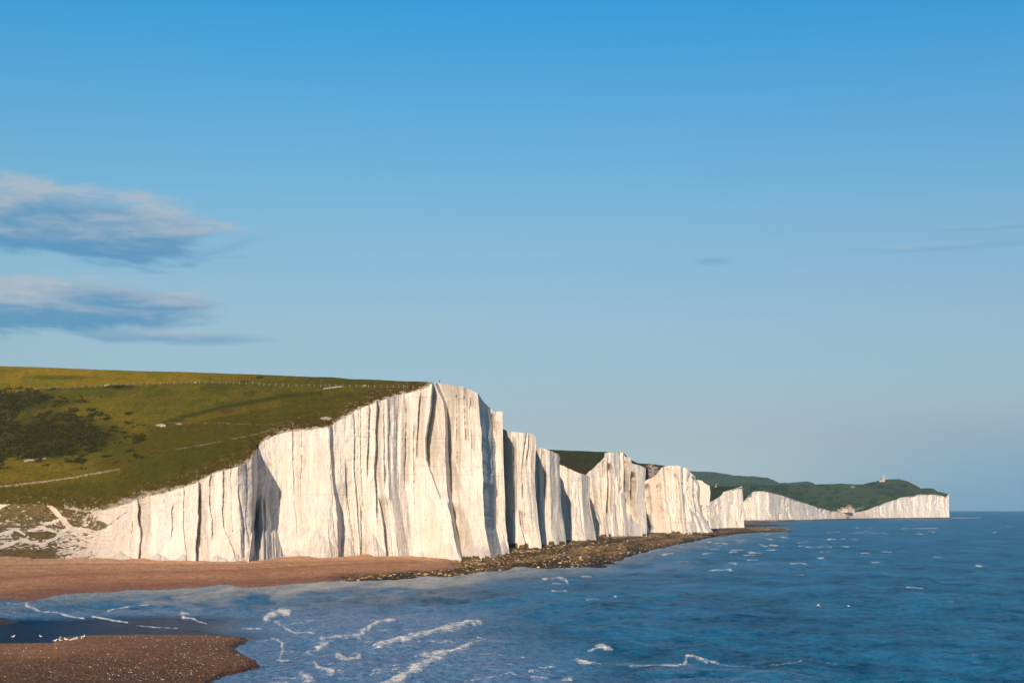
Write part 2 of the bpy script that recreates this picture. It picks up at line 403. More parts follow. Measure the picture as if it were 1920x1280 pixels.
featsA = [
 ([(1, 257), (0.5, 259), (0, 262)], [(0, 5.0), (.88, 4.6), (1, 1.5)], 24, 0, 1),
 ([(1, 372), (0.5, 368), (0, 366)], [(0, 3), (.15, 5.5), (.8, 4.5), (1, 1)], 22, 0.0, 1),
 ([(1, 394), (0, 395)], 1.8, 9, 0.3, 1), ([(1, 418), (0.4, 419), (0, 440)], 2.6, 12, 0, 1),
 ([(1, 446), (0, 452)], 1.6, 10, 0, 0.8), ([(1, 324), (0, 326)], 1.4, 12, 0.35, .8),
 ([(1, 474), (0.5, 472), (0, 461)], [(0, 24), (.3, 32), (0.8, 32), (1.0, 34)], 145, 0, 1),
 ([(1, 548), (0, 552)], 1.2, 18, 0.2, 1), ([(1, 565), (.5, 562), (0, 556)], 1.8, 12, 0.25, 1),
 ([(1, 617), (0.6, 622), (0.3, 628), (0, 624)], [(0, 13), (.35, 12), (.55, 5), (1, 5)], 90, 0, 1),
 ([(1, 641), (0.5, 646), (0, 652)], 2.4, 11, 0.0, .68), ([(1, 662), (.4, 664), (0, 664)], 2.2, 14, 0.0, 1),
 ([(1, 675), (0, 678)], 1.6, 12, 0.3, 1), ([(1, 692), (.5, 690), (0, 690)], 3.0, 12, .55, 1),
 ([(1, 707), (.6, 703), (0, 700)], 4.8, 14, .25, 1), ([(1, 719), (0, 716)], 2.6, 10, .5, 1), ([(1, 728), (0, 722)], 2.2, 10, .55, .96),
 ([(1, 700), (.4, 704), (.3, 708), (0, 712)], 6.0, 22, 0, .38), ([(1, 680), (.3, 672), (0, 664)], 3.2, 16, 0, .35),
 ([(1, 745), (0, 742)], 2.2, 9, .5, .9), ([(1, 762), (0, 756)], 3.0, 9, .45, .95),
 ([(1, 787), (.7, 781), (0, 770)], 5.0, 14, .6, .97), ([(1, 775), (0, 770)], 2.5, 10, .3, .8),
 ([(1, 811), (.7, 797), (.58, 795), (.36, 816), (0, 816)], [(0, 0), (.36, 5), (.6, 14), (1, 15)], 50, .37, 1),
 ([(1, 815), (.90, 829), (.8, 832), (.4, 829), (.2, 830), (0, 838)], [(0, 8), (.25, 18), (.8, 24), (1.0, 25)], 110, .06, 1),
 ([(1, 826), (.3, 828), (.15, 838), (0, 843)], 8.0, 30, 0, .32),
 ([(1, 853), (0, 850)], 2.6, 8, .55, .98), ([(1, 869), (0, 868)], 3.2, 8, .7, .99), ([(1, 881), (.3, 879)], 2.5, 8, .65, .96),
 ([(1, 894), (.8, 902), (.5, 902), (.2, 898), (0, 900)], [(0, 30), (.15, 38), (.8, 38), (1.0, 38)], 420, 0, 1),
 ([(1, 912), (.8, 912), (0, 910)], 7.0, 10, .55, .95), ([(1, 922), (0, 916)], 3.0, 9, .6, .97),
 ([(1, 930), (0, 915)], 2.0, 9, .1, .6),
]+auto_feats(210, 470, 11, (.4, 1.6), (5, 14), 1)+auto_feats(520, 620, 9, (.3, 1.0), (6, 18), 2)+auto_feats(635, 760, 8, (.5, 1.5), (5, 12), 3)+auto_feats(845, 940, 8, (.5, 1.8), (5, 10), 4)
def flutesA(p):
    return interp(p, [(-700, .3), (190, .5), (230, .8), (465, .8), (520, .5), (610, .35), (640, 1.0), (770, .9), (800, .7), (940, .8)])
def footA(P, t):
    """fallen chalk: the big cone in the recess, small aprons elsewhere"""
    r = 0
    for (c, hw, th, d) in ((489, 42, .55, 30), (300, 34, .17, 6), (405, 30, .12, 5), (440, 20, .13, 7), (345, 26, .14, 4), (230, 40, .22, 6), (640, 30, .16, 5), (690, 26, .18, 5), (590, 50, .24, 6), (545, 20, .10, 4), (752, 60, .07, 3), (930, 26, .12, 5), (820, 50, .10, 3)):
        k_ = 1-np.abs(P-c)/hw-(t/th)
        k_ = k_+(fbm0(P/4., t*3, 4, 77)-.5)*.30*(k_ > -.3)
        r = r+np.clip(k_, 0, 1)**0.8*d
    return r
def greenA(P, t, py):
    q = fbm(P/16, py/9., 4, 60); qf = fbm(P/5.5, py/2.2, 4, 64)
    left = (1-sst(P, 110+60*(q-.5), 235))
    topg = 1-sst(py+14*(q-.5), 955, 1000)
    g = left*(0.52+0.16*sst(q, .38, .6)+.55*(qf-.5)*2+.22*topg)*(1-.55*sst(P, 90, 150)*sst(py, 985, 1005))
    g = np.maximum(g, .62*sst(qf, .56, .66)*(1-sst(P, 150, 260)))
    g = np.maximum(g, (.62+.5*(qf-.5))*(1-sst(np.hypot((P-70)/130, (py-945)/34), .6, 1.2)))
    g = np.maximum(g, (1-sst(P, 95, 118))*sst(py, 1017, 1040)*1.0)                # green foot by the fence
    g = np.maximum(g, 0.95*(1-sst(np.hypot((P-82)/34, (py-1003)/9), .6, 1.0)))      # green bush hollow
    g = np.maximum(g, 0.6*(1-sst(np.hypot((P-180)/26, (py-985)/13), .6, 1.0)))
    # chalk paths and scars through it
    def line(pts, w):
        d = np.full(P.shape if P.shape == py.shape else np.broadcast(P, py).shape, 1e9)
        for (x0, y0), (x1, y1) in zip(pts[:-1], pts[1:]):
            vx, vy = x1-x0, y1-y0; u = np.clip(((P-x0)*vx+(py-y0)*vy)/(vx*vx+vy*vy), 0, 1)
            d = np.minimum(d, np.hypot(P-x0-u*vx, (py-y0-u*vy)*1.3))
        return 1-sst(d+6*(q-.5), w, w+4)
    p = line([(102, 940), (93, 948), (110, 965), (122, 975), (132, 990), (160, 994)], 3)
    p = np.maximum(p, line([(5, 1026), (38, 1012), (60, 1016), (80, 1019), (100, 1010), (130, 990)], 1.8))
    p = np.maximum(p, line([(-40, 1008), (0, 1001), (25, 992), (45, 1001)], 1.2))
    p = np.maximum(p, line([(85, 982), (110, 974)], 2)); p = np.maximum(p, line([(60, 994), (80, 989), (100, 996)], 2))
    p = np.maximum(p, line([(-40, 975), (0, 948), (22, 938)], 3))
    g = g*(1-p*(.35+.6*sst(qf, .32, .52)))
    # thin ledge of turf near the top, algae at the foot towards the right
    g = np.maximum(g, .55*(1-sst(np.abs((py-960)-(P-238)*-.62)+4*(qf-.5), .5, 3))*(P > 195)*(P < 240))
    nn = fbm0(P/13., t*6, 4, 93); foot = (1-sst(t-.06*(nn-.5), .012, .045))*sst(P, 800, 850)*(.15+1.0*sst(nn, .38, .60))
    g = np.maximum(g, foot)
    # roots and soil hanging over the rim
    rim = sst(t, .985, .998)*(P < 800)
    return np.maximum(g, rim*(.42+.35*(fbm0(P/7., 0*t, 3, 5)-.5)))
pcA = np.concatenate([np.linspace(-700, -30, 90), np.arange(-29.5, 943.2, 0.72)])
zbA = lambda p: interp(p, [(-700, 4), (700, 3.6), (800, 2.8), (870, 1.6), (943, 2.6)])
cliffA, VA = cliff('chalk_cliff', pcA, topA, lambda p: interp(p, yA), zbA, lambda p: interp(p, sbA), lambda p: interp(p, flA), featsA, 0.55, 11, flutesA, 230,
      ret=(10, 120), green=greenA, rust=lambda P, t: .30*(1-sst(P, 120, 300))*(.5+fbm(P/9., t*14, 3, 71))+.16*(1-sst(t, .05, .32))*fbm(P/20., t*9, 3, 72)+0*t, foot=footA, label='tallest white chalk cliff with fluted face, nearest headland above the shingle beach')

def mk(name, pts_top, pts_Y, z0, sb, fl, feats, amp, seed, step, fluts=.8, ret=(14, 120), rows=110, green=None, rust=None, label=None, rough=2.0, keep=True):
    p0, p1 = pts_top[0][0], pts_top[-1][0]
    pc = np.arange(p0, p1+step*.5, step)
    topf = lambda p: interp(p, pts_top)+(fbm0(p/5., 0*p, 4, seed)-0.5)*rough
    return cliff(name, pc, topf, lambda p: interp(p, pts_Y), lambda p: 0*p+z0, lambda p: 0*p+sb, lambda p: interp(p, fl), feats, amp, seed, fluts, rows,
                 ret=ret, keep_top=keep, green=green, rust=rust, label=label)
def algae(c=.9, h=.04, per=37, ph=0, x0=-1e9):
    def f(P, t, py):
        q = fbm0(P/6., t*4, 3, 91)
        nn = fbm0(P/9.+ph, t*6, 4, 94); return (1-sst(t-.07*(nn-.5), .02, .02+h))*c*(.1+.95*sst(nn, .40, .62))*(P > x0)
    return f
cB, VB = mk('chalk_cliff', [(928, 800), (951, 807), (960, 809), (985, 811), (999, 813), (1004, 817)],
   [(928, 700), (958, 684), (980, 683), (1003, 690)], 4.2, 10, [(928, 6), (980, 4), (1004, 12)],
   [([(1, 960), (0, 955)], 3.0, 8, .3, .95), ([(1, 984), (.8, 980), (0, 972)], 4.5, 7, .45, .97), ([(1, 991), (.8, 987), (0, 985)], 3.5, 7, .7, .97),
    ([(1, 975), (.35, 968), (0, 984)], [(0, 10), (.3, 5), (.36, 0)], 20, 0, .33)]+auto_feats(955, 1002, 6, (.5, 1.6), (4, 9), 6),
   .5, 12, .5, .8, green=algae(1.0, .05, 60, 30), label='second white chalk headland, just behind the right end of the tallest cliff')
cC, VC = mk('chalk_cliff', [(988, 830), (999, 834), (1008, 838), (1020, 841), (1035, 846), (1047, 851), (1050, 858)],
   [(988, 745), (1010, 736), (1030, 738), (1050, 752)], 4.2, 10, [(988, 8), (1030, 8), (1050, 12)],
   [([(1, 1015), (0, 1012)], 2.5, 9, .5, .97), ([(1, 1020), (0, 1014)], 2.0, 8, .2, .8)]+auto_feats(1005, 1048, 6, (.5, 1.6), (4, 9), 7),
   .5, 13, .4, .7, green=algae(1.0, .045, 50, 10), rust=lambda P, t: .55*sst(t, .86, .97)*(1-sst(np.abs(P-1003), 3, 10))+0*t,
   label='narrow white chalk headland with a rusty patch at its top left corner')
cD, VD = mk('chalk_cliff', [(1040, 862), (1051, 871), (1062, 876), (1080, 884), (1098, 890), (1106, 893)],
   [(1040, 834), (1070, 828), (1090, 832), (1108, 845)], 4.2, 10, [(1040, 6), (1070, 6), (1106, 13)],
   [([(1, 1060), (0, 1058)], 1.5, 9, .4, 1), ([(1, 1082), (0, 1086)], 1.6, 16, .1, .9)]+auto_feats(1055, 1104, 7, (.4, 1.4), (4, 9), 8),
   .45, 14, .5, .7, green=algae(.9, .03, 40, 10), label='low white chalk cliff in front of the first dark green dip')
cE, VE = mk('chalk_cliff', [(1096, 892), (1104, 884), (1114, 876), (1122, 868), (1133, 857), (1134, 849), (1140, 848), (1168, 848), (1172, 855), (1180, 857), (1183, 860), (1184, 868), (1196, 871), (1208, 875), (1211, 878)],
   [(1096, 940), (1125, 930), (1150, 940), (1168, 950), (1184, 960), (1211, 972)], 3.8, 12, [(1096, 10), (1120, 18), (1140, 8), (1180, 2), (1211, 2)],
   [([(1, 1137), (.5, 1136), (.25, 1131), (0, 1131)], 16., 13, .28, .85), ([(1, 1128), (0, 1122)], 4, 7, .3, .95), ([(1, 1120), (0, 1114)], 4, 8, .1, .95),
    ([(1, 1170), (.2, 1173)], 17, 12, .28, 1), ([(1, 1163), (0, 1160)], 6, 7, .55, 1), ([(1, 1183), (.2, 1184)], 17, 12, .22, .86)]+auto_feats(1104, 1180, 14, (.5, 2.5), (4, 9), 9),
   .6, 15, .7, .6, green=algae(1.0, .05, 41, 0), label='square topped white chalk headland right of the first dark green dip')
cF, VF = mk('chalk_cliff', [(1206, 902), (1213, 899), (1220, 896), (1227, 893), (1232, 887), (1238, 880), (1243, 874), (1255, 873), (1270, 872), (1280, 875), (1290, 879), (1295, 886), (1303, 892), (1305, 899), (1310, 904), (1312, 912)],
   [(1206, 1095), (1227, 1095), (1250, 1090), (1275, 1090), (1298, 1105), (1312, 1125)], 2.6, 14, [(1206, 4), (1240, 14), (1270, 10), (1295, 14), (1312, 30)],
   [([(1, 1211), (0, 1211)], 12., 9, .1, .9), ([(1, 1249), (0, 1250)], 5, 8, .5, .95), ([(1, 1228), (0, 1236)], 7, 9, .3, .8),
    ([(1, 1290), (0, 1288)], 5, 7, .4, .95), ([(1, 1300), (.3, 1299)], 6, 8, .3, .95)]+auto_feats(1228, 1310, 22, (.8, 4), (4, 9), 10),
   .75, 16, 1.1, .6, green=algae(1.0, .05, 33, 8), rust=lambda P, t: .32*(1-sst(np.abs(P-1222-10*(1-t)), 5, 12))+0*t, label='rounded white chalk headland with a skirt of fallen chalk at its right foot')
cF2, VF2 = mk('chalk_crest', [(1296, 897), (1304, 899), (1316, 900), (1322, 906), (1331, 911)], [(1296, 1290), (1331, 1290)], 26, 3, [(1296, 0), (1331, 0)],
   [], .4, 17, 1.0, .6, rows=20, ret=(3, 40), label='small white chalk crest poking out right of the rounded headland')
cG, VG = mk('chalk_cliff', [(1303, 952), (1313, 949), (1325, 943), (1337, 938), (1350, 930), (1354, 927), (1356, 922), (1370, 918), (1386, 913), (1389, 911.5), (1392, 912)],
   [(1303, 1400), (1323, 1410), (1350, 1440), (1392, 1460)], 2.4, 14, [(1303, 2), (1380, 2), (1392, 4)],
   auto_feats(1312, 1390, 16, (1, 4), (4, 12), 11), .7, 18, .9, .6, rough=1.2, green=None, label='wedge shaped white chalk cliff with a sharp upright right end')
cH, VH = mk('chalk_cliff', [(1385, 950), (1392, 943), (1400, 933), (1411, 922), (1420, 920.5), (1435, 921), (1464, 928), (1502, 941), (1530, 950), (1557, 957), (1575, 959), (1600, 960), (1612, 959), (1622, 957), (1655, 944), (1691, 932), (1727, 926.6), (1755, 927), (1768, 930), (1773, 932), (1776, 928), (1779, 926)],
   [(1385, 2300), (1440, 2340), (1500, 2460), (1560, 2610), (1600, 2690), (1700, 2840), (1779, 2920)], 1.0, 22, [(1385, 4), (1500, 0), (1779, 1)],
   auto_feats(1392, 1560, 26, (1, 6), (4, 14), 12)+auto_feats(1620, 1776, 20, (1, 4), (5, 14), 13), 1.0, 19, .8, .6, rough=.9, ret=(30, 500), rows=60,
   rust=lambda P, t: .35*sst(P, 1540, 1580)*(1-sst(P, 1610, 1660))+0*t, label='far line of two low white chalk cliffs dipping to a gap and ending at the point')

# ------------------------------------------------------------------ grassy land
def seg_mask(P, py, pts, w, soft, ys=1.4):
    d = np.full(np.broadcast(P, py).shape, 1e9)
    for (x0, y0), (x1, y1) in zip(pts[:-1], pts[1:]):
        vx, vy = x1-x0, y1-y0; u = np.clip(((P-x0)*vx+(py-y0)*vy)/(vx*vx+vy*vy), 0, 1)
        d = np.minimum(d, np.hypot(P-x0-u*vx, (py-y0-u*vy)*ys))
    return 1-sst(d, w, w+soft)
def ell(P, py, cx, cy, rx, ry, soft=.3):
    return 1-sst(np.hypot((P-cx)/rx, (py-cy)/ry), 1-soft, 1+soft)
def lerp(a, b, m): return a+(np.asarray(b)-a)*m[..., None]
skyA = [(-700, 676), (0, 686), (100, 689), (200, 693), (300, 696), (400, 699), (470, 701), (540, 704), (590, 707), (620, 707), (660, 710.5), (720, 712), (800, 715), (815, 717)]
def build_grassA():
    top = VA[-1, :len(pcA), :]
    nr = 200; u = np.linspace(0, 1, nr)[:, None]
    px0 = 960+top[:, 0]/top[:, 1]*F; py0 = E-(top[:, 2]-H)/top[:, 1]*F
    P = px0[None, :]+0*u
    pys = interp(pcA, skyA)
    kk = np.ones(31)/31; py0s = np.convolve(np.pad(py0, 15, mode='edge'), kk, 'valid')
    yes = np.convolve(np.pad(top[:, 1], 15, mode='edge'), kk, 'valid')
    ysk = interp(pcA, [(-700, 900), (0, 850), (400, 765), (800, 668), (943, 690)])
    hid = pcA > 812
    zf = np.where(hid, top[:, 2]-1.0-(pcA-812)*.03, 0)
    Ye = top[:, 1][None, :]*(1-sst(u, 0, .06))+np.where(hid, top[:, 1]+1, yes)[None, :]*sst(u, 0, .06)
    ysk = np.maximum(ysk, yes+12)
    Y = Ye+(ysk[None, :]-Ye)*u
    pyb = py0[None, :]*(1-sst(u, 0, .07))+py0s[None, :]*sst(u, 0, .07)
    py = pyb+(pys-pyb)*(u**.92)
    z = H+(E-py)/F*Y
    z = np.where(hid[None, :], top[:, 2][None, :]*(1-u)+zf[None, :]*u-.3*u, z)
    X = (P-960)/F*Y
    k_ = sst(u, 0, .03)*(1-sst(u, .93, 1.0)*.8)
    q = fbm(X/2.2, Y/3.2, 4, 31)-.5; q2 = fbm(X/30., Y/45., 3, 32)-.5; q3 = fbm(X/9., Y/14., 3, 33)-.5
    py0 = py0s
    edge = 1-sst((py0[None, :]-py), 6, 46)
    z = z+k_*(q*(.8+.9*edge)+q2*3.2+q3*1.3)*np.where(hid[None, :], .3, 1)
    pj = E-(z-H)/Y*F
    # --- colour: what grows where
    X_ = X
    n1 = fbm(P/26., pj/9., 4, 41); n2 = fbm(P/7., pj/3., 4, 42); n3 = fbm(P/70., pj/20., 3, 43)
    c = np.zeros(P.shape+(3,))+np.array([.108, .100, .010])
    c = lerp(c, [.066, .078, .008], sst(n1, .4, .62)*.8)
    fy = interp(P, [(-700, 745), (5, 737), (92, 729), (200, 724), (366, 718), (474, 720), (555, 724), (656, 725), (775, 728), (810, 723)])
    upper = 1-sst(pj, fy-4, fy+1)
    fadeR = 1-sst(P, 330, 620)
    c = lerp(c, [.235, .172, .016], upper*(.35+.65*fadeR)*.62)
    c = lerp(c, [.125, .130, .012], upper*sst(n1, .45, .6)*.7*fadeR)
    c = lerp(c, [.070, .075, .010], upper*(1-fadeR)*.8)
    c = lerp(c, [.055, .072, .008], ell(P, pj, 110, 707, 60, 4)*.7)
    c = lerp(c, [.050, .060, .008], (1-upper)*seg_mask(P, pj, [(230, 716), (330, 711), (480, 714)], 3, 4)*.7)
    # below the scarp line: darker turf colours
    sc = interp(P, [(-700, 905), (0, 905), (130, 880), (190, 862), (230, 830), (290, 797), (400, 765), (520, 745), (650, 733), (760, 728), (820, 725)])
    low = sst(pj, sc-3, sc+10)
    c = lerp(c, [.078, .070, .006], low*.85)
    c = lerp(c, [.060, .068, .005], low*sst(n3, .45, .6)*.6)
    c = lerp(c, [.078, .084, .008], low*sst(n1, .52, .66)*.45)
    rim = (1-sst(py0[None, :]-pj, 3, 34+30*(n3-.5)))*sst(P, 60, 250)
    c = lerp(c, [.110, .052, .018], rim*(.30+.40*sst(n2, .35, .6)))
    c = lerp(c, [.025, .032, .006], rim*sst(n2, .5, .68)*.6)
    c = lerp(c, [.095, .062, .022], (1-sst(py0[None, :]-pj, 12, 50))*(1-sst(P, 160, 330))*.6*sst(n2, .4, .6))
    # the dark old track and its paler bank
    c = lerp(c, [.044, .052, .006], seg_mask(P, pj, [(305, 793), (345, 782), (400, 768), (450, 758), (520, 744), (600, 736)], 3, 4)*.8)
    c = lerp(c, [.150, .118, .012], seg_mask(P, pj, [(350, 790), (400, 778), (470, 764), (520, 758)], 5, 7)*.55)
    c = lerp(c, [.080, .045, .018], ell(P, pj, 424, 770, 14, 5)*.7)
    c = lerp(c, [.165, .130, .014], ell(P, pj, 60, 885, 130, 22, .5)*.75)
    c = lerp(c, [.150, .125, .014], ell(P, pj, 215, 780, 90, 26, .6)*.45)
    c = lerp(c, [.030, .036, .006], ell(P, pj, 225, 725, 30, 4, .4)*.8)
    # chalk showing through
    W_ = np.array([.46, .38, .28])
    jit = (fbm(P/3., pj/1.6, 4, 44)-.5)
    m = np.maximum.reduce([seg_mask(P+8*jit, pj+2*jit, [(-300, 965), (0, 912), (60, 905), (130, 896), (190, 885), (225, 879)], .8, 1.8, 1.8)*sst(260-P, 10, 90)*.8,
        ell(P+8*jit, pj+4*jit, 302, 797, 9, 2.2), ell(P+6*jit, pj+3*jit, 335, 794.5, 6, 1.6)*.6, ell(P+8*jit, pj+5*jit, 611, 784, 11, 2.6), seg_mask(P, pj+2*jit, [(608, 728), (640, 724)], .6, 2),
        seg_mask(P, pj+2*jit, [(46, 864), (84, 859)], .7, 1.8), seg_mask(P, pj+2*jit, [(270, 930), (300, 918)], 1, 5, 2)*sst(jit, -.05, .15),
        ell(P+8*jit, pj+4*jit, 60, 861, 20, 1.5)*.6])
    m = np.maximum(m, .30*seg_mask(P, pj+1.5*jit, [(300, 792), (400, 793), (540, 797), (560, 800)], .3, 1.5, 2)*sst(n2, .35, .6))
    m = np.maximum(m, .35*seg_mask(P, pj+1.5*jit, [(330, 842), (400, 830), (470, 816), (520, 803)], .8, 2, 2)*sst(n2, .3, .6))
    spk = sst(fbm(P/4.5, pj/1.3, 3, 46), .66, .74)
    m = np.maximum(m, spk*.5*(1-sst(py0[None, :]-pj, 4, 26+30*(n3-.2)))*sst(n1, .4, .6))
    frin = 1-sst(py0[None, :]-pj+14*(fbm(P/6., pj/2.5, 4, 47)-.5), 1.2, 4.5)
    m = np.maximum(m, frin*.95*(P > 120)); m = np.maximum(m, (1-sst(py0[None, :]-pj+30*(fbm(P/9., pj/3, 4, 48)-.5), 2, 12))*.9*(1-sst(P, 290, 330))*sst(P, 180, 230))
    m = np.maximum(m, sst(P, 795, 818)*sst(pj+0*P, 700, 701))
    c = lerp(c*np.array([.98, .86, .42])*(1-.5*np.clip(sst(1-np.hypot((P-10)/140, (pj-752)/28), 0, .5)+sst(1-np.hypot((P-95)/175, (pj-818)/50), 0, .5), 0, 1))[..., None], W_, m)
    V = np.stack([X, Y, z], -1)
    # the land carries on and dips behind the skyline
    back = []
    for d, dz in ((12, -.6), (40, -4), (120, -16), (400, -60), (900, -95)):
        b = V[-1:].copy(); b[..., 1] += d; b[..., 0] = (P[-1:]-960)/F*b[..., 1]; b[..., 2] += dz
        b[..., 2] = np.maximum(b[..., 2], -5); back.append(b)
    V2 = np.concatenate([V]+back, 0); c2 = np.concatenate([c]+[c[-1:]]*5, 0)
    o = grid('grass_hill', V2, turf, {'col': c2}); tag(o, 'broad olive green grass hillside sloping down to the top of the tallest cliff', kind='structure')
    return P, pj, V
gP, gpy, gV = build_grassA()
def grass_at(px, py):
    j = int(np.argmin(np.abs(gP[60]-px))); col = gpy[:, j]
    i = int(np.argmin(np.abs(col-py)))
    return Vector(gV[i, j])

def hill(name, bot, sky, Yb, Yt, cols, label, step=1.0, rows=40, seed=0, rough=.6, extra=None, back=True, amp=1.0):
    p0, p1 = sky[0][0], sky[-1][0]
    pc = np.arange(p0, p1+.01, step)[None, :]; u = np.linspace(0, 1, rows)[:, None]
    yb = interp(pc, Yb) if isinstance(Yb, list) else Yb+0*pc; yt = interp(pc, Yt) if isinstance(Yt, list) else Yt+0*pc
    pb = interp(pc, bot); ps = interp(pc, sky)+(fbm0(pc/6., 0*pc, 3, seed)-.5)*rough
    Y = yb+(yt-yb)*u; py = pb+(ps-pb)*(u**.9); z = H+(E-py)/F*Y; X = (pc-960)/F*Y
    z = z+(fbm(X/14, Y/30, 4, seed+1)-.5)*2.2*amp*sst(u, 0, .1)*(1-sst(u, .9, 1)*.7)
    P = pc+0*u
    n1 = fbm(P/14., py/4., 4, seed+2); n2 = fbm(P/4., py/1.6, 4, seed+3)
    c = np.zeros(P.shape+(3,))+np.array(cols[0]); c = lerp(c, cols[1], sst(n1, .38, .62)); c = lerp(c, cols[2], sst(n2, .55, .7)*.6)
    if extra: c = extra(c, P, py, u, n1, n2)
    V = np.stack([X, Y+0*X, z], -1)
    bk = []
    if back:
        for d, dz in ((.02, -1), (.1, -8), (.3, -40)):
            b = V[-1:].copy(); b[..., 1] *= 1+d; b[..., 0] *= 1+d; b[..., 2] = np.maximum(b[..., 2]+dz, -5); bk.append(b)
        V = np.concatenate([V]+bk, 0); c = np.concatenate([c]+[c[-1:]]*3, 0)
    o = grid(name, V, turf, {'col': c}); tag(o, label, kind='structure'); return o
DG = [(.040, .050, .007), (.055, .050, .008), (.030, .024, .006)]
def brownrim(c, P, py, u, n1, n2):
    c = lerp(c, [.075, .035, .012], sst(py, 866, 884)*.75*sst(P, 1000, 1010)); return c
hill('grass_hill', [(985, 900), (1051, 900), (1098, 896), (1104, 886), (1114, 877), (1122, 869), (1133, 858), (1135, 850), (1170, 850), (1184, 868), (1215, 880)],
     [(985, 839), (1012, 842), (1060, 844), (1131, 846.5), (1150, 848.5), (1168, 850), (1184, 862), (1215, 876)], [(985, 960), (1104, 985), (1133, 1000), (1215, 1095)], [(985, 1110), (1215, 1180)], DG,
     'dark green dip of turf between the narrow headlands', seed=70, extra=brownrim)
def brown2(c, P, py, u, n1, n2):
    c = lerp(c, [.085, .040, .014], sst(P+14*(n1-.5), 1195, 1212)*.85)
    c = lerp(c, [.55, .44, .33], sst(n2+.25*ell(P, py, 1222, 884, 14, 12, .5), .62, .70)*.9*(P > 1205)); return c
hill('grass_hill', [(1170, 885), (1205, 906), (1213, 902), (1227, 896), (1232, 889), (1238, 882), (1243, 876), (1290, 882), (1303, 895), (1312, 915)],
     [(1170, 864), (1184, 866), (1205, 868), (1225, 870), (1240, 871.5), (1255, 873.5), (1270, 874), (1290, 881), (1303, 894), (1312, 912)], [(1170, 1120), (1227, 1150), (1312, 1180)], [(1170, 1260), (1312, 1260)], DG,
     'brown green patch of turf with bare chalk left of the rounded headland', seed=75, extra=brown2)
hill('grass_hill', [(1296, 960), (1313, 950), (1325, 944), (1337, 939), (1350, 931), (1354, 928), (1356, 923), (1370, 919), (1386, 914), (1392, 914)],
     [(1296, 911), (1312, 911.5), (1340, 911.5), (1370, 911.5), (1386, 911.5), (1392, 912)], [(1296, 1440), (1392, 1474)], [(1296, 1700), (1392, 1600)], [(.035, .055, .010), (.045, .060, .012), (.03, .045, .01)],
     'dark green wedge of turf behind the wedge shaped cliff', seed=80)
FARG = [(.075, .100, .030), (.055, .082, .028), (.090, .105, .040)]
hill('far_hill', [(1230, 960), (1620, 960)],
     [(1230, 892), (1260, 886), (1294, 883), (1333, 884), (1355, 887), (1377, 891), (1410, 892.5), (1437, 894.5), (1450, 899), (1461, 905), (1490, 904), (1514, 902), (1524, 905), (1531, 909), (1560, 912), (1620, 925)],
     3300, 4600, FARG, 'farthest pale green ridge on the skyline left of the lighthouse', step=1.5, seed=85, rows=40, amp=4)
def farx(c, P, py, u, n1, n2):
    c = lerp(c, [.075, .070, .035], ell(P, py, 1680, 915, 45, 12, .5)*.5)
    c = lerp(c, [.40, .36, .27], seg_mask(P, py, [(1628, 947), (1656, 938)], .2, 1.2, 1.5)*.7)
    c = lerp(c, [.50, .45, .36], seg_mask(P, py, [(1600, 956), (1620, 951)], .3, 1.2, 1.5)*.8)
    c = lerp(c, [.45, .36, .25], ell(P, py, 1599, 913, 4, 2, .5)*.7)
    c = lerp(c, [.022, .042, .016], sst(n1, .5, .6)*.7)
    c = lerp(c, [.07, .095, .03], sst(fbm(P/30., py/5., 3, 5), .55, .66)*.5)
    return c
hill('far_hill', [(1380, 965), (1392, 944), (1411, 923), (1435, 922), (1464, 929), (1502, 942), (1530, 951), (1557, 958), (1600, 961), (1622, 958), (1655, 945), (1691, 933), (1727, 927.5), (1755, 928), (1773, 933), (1779, 927)],
     [(1380, 912), (1400, 905), (1440, 909), (1490, 909), (1531, 907.5), (1560, 907), (1581, 906), (1600, 907.5), (1619, 907.5), (1631, 904), (1648, 901), (1667, 897.5), (1686, 898), (1700, 901), (1710, 905), (1720, 911), (1727, 915), (1738, 914.5), (1749, 915), (1758, 921), (1768, 923), (1775, 925), (1779, 926.5)],
     [(1380, 2325), (1440, 2365), (1500, 2485), (1560, 2635), (1600, 2715), (1700, 2865), (1779, 2945)], [(1380, 3000), (1600, 3300), (1779, 3060)], FARG,
     'far blue green hill carrying the lighthouse above the last white cliff', step=1.2, rows=60, seed=90, extra=farx, rough=1.0, amp=2.5)

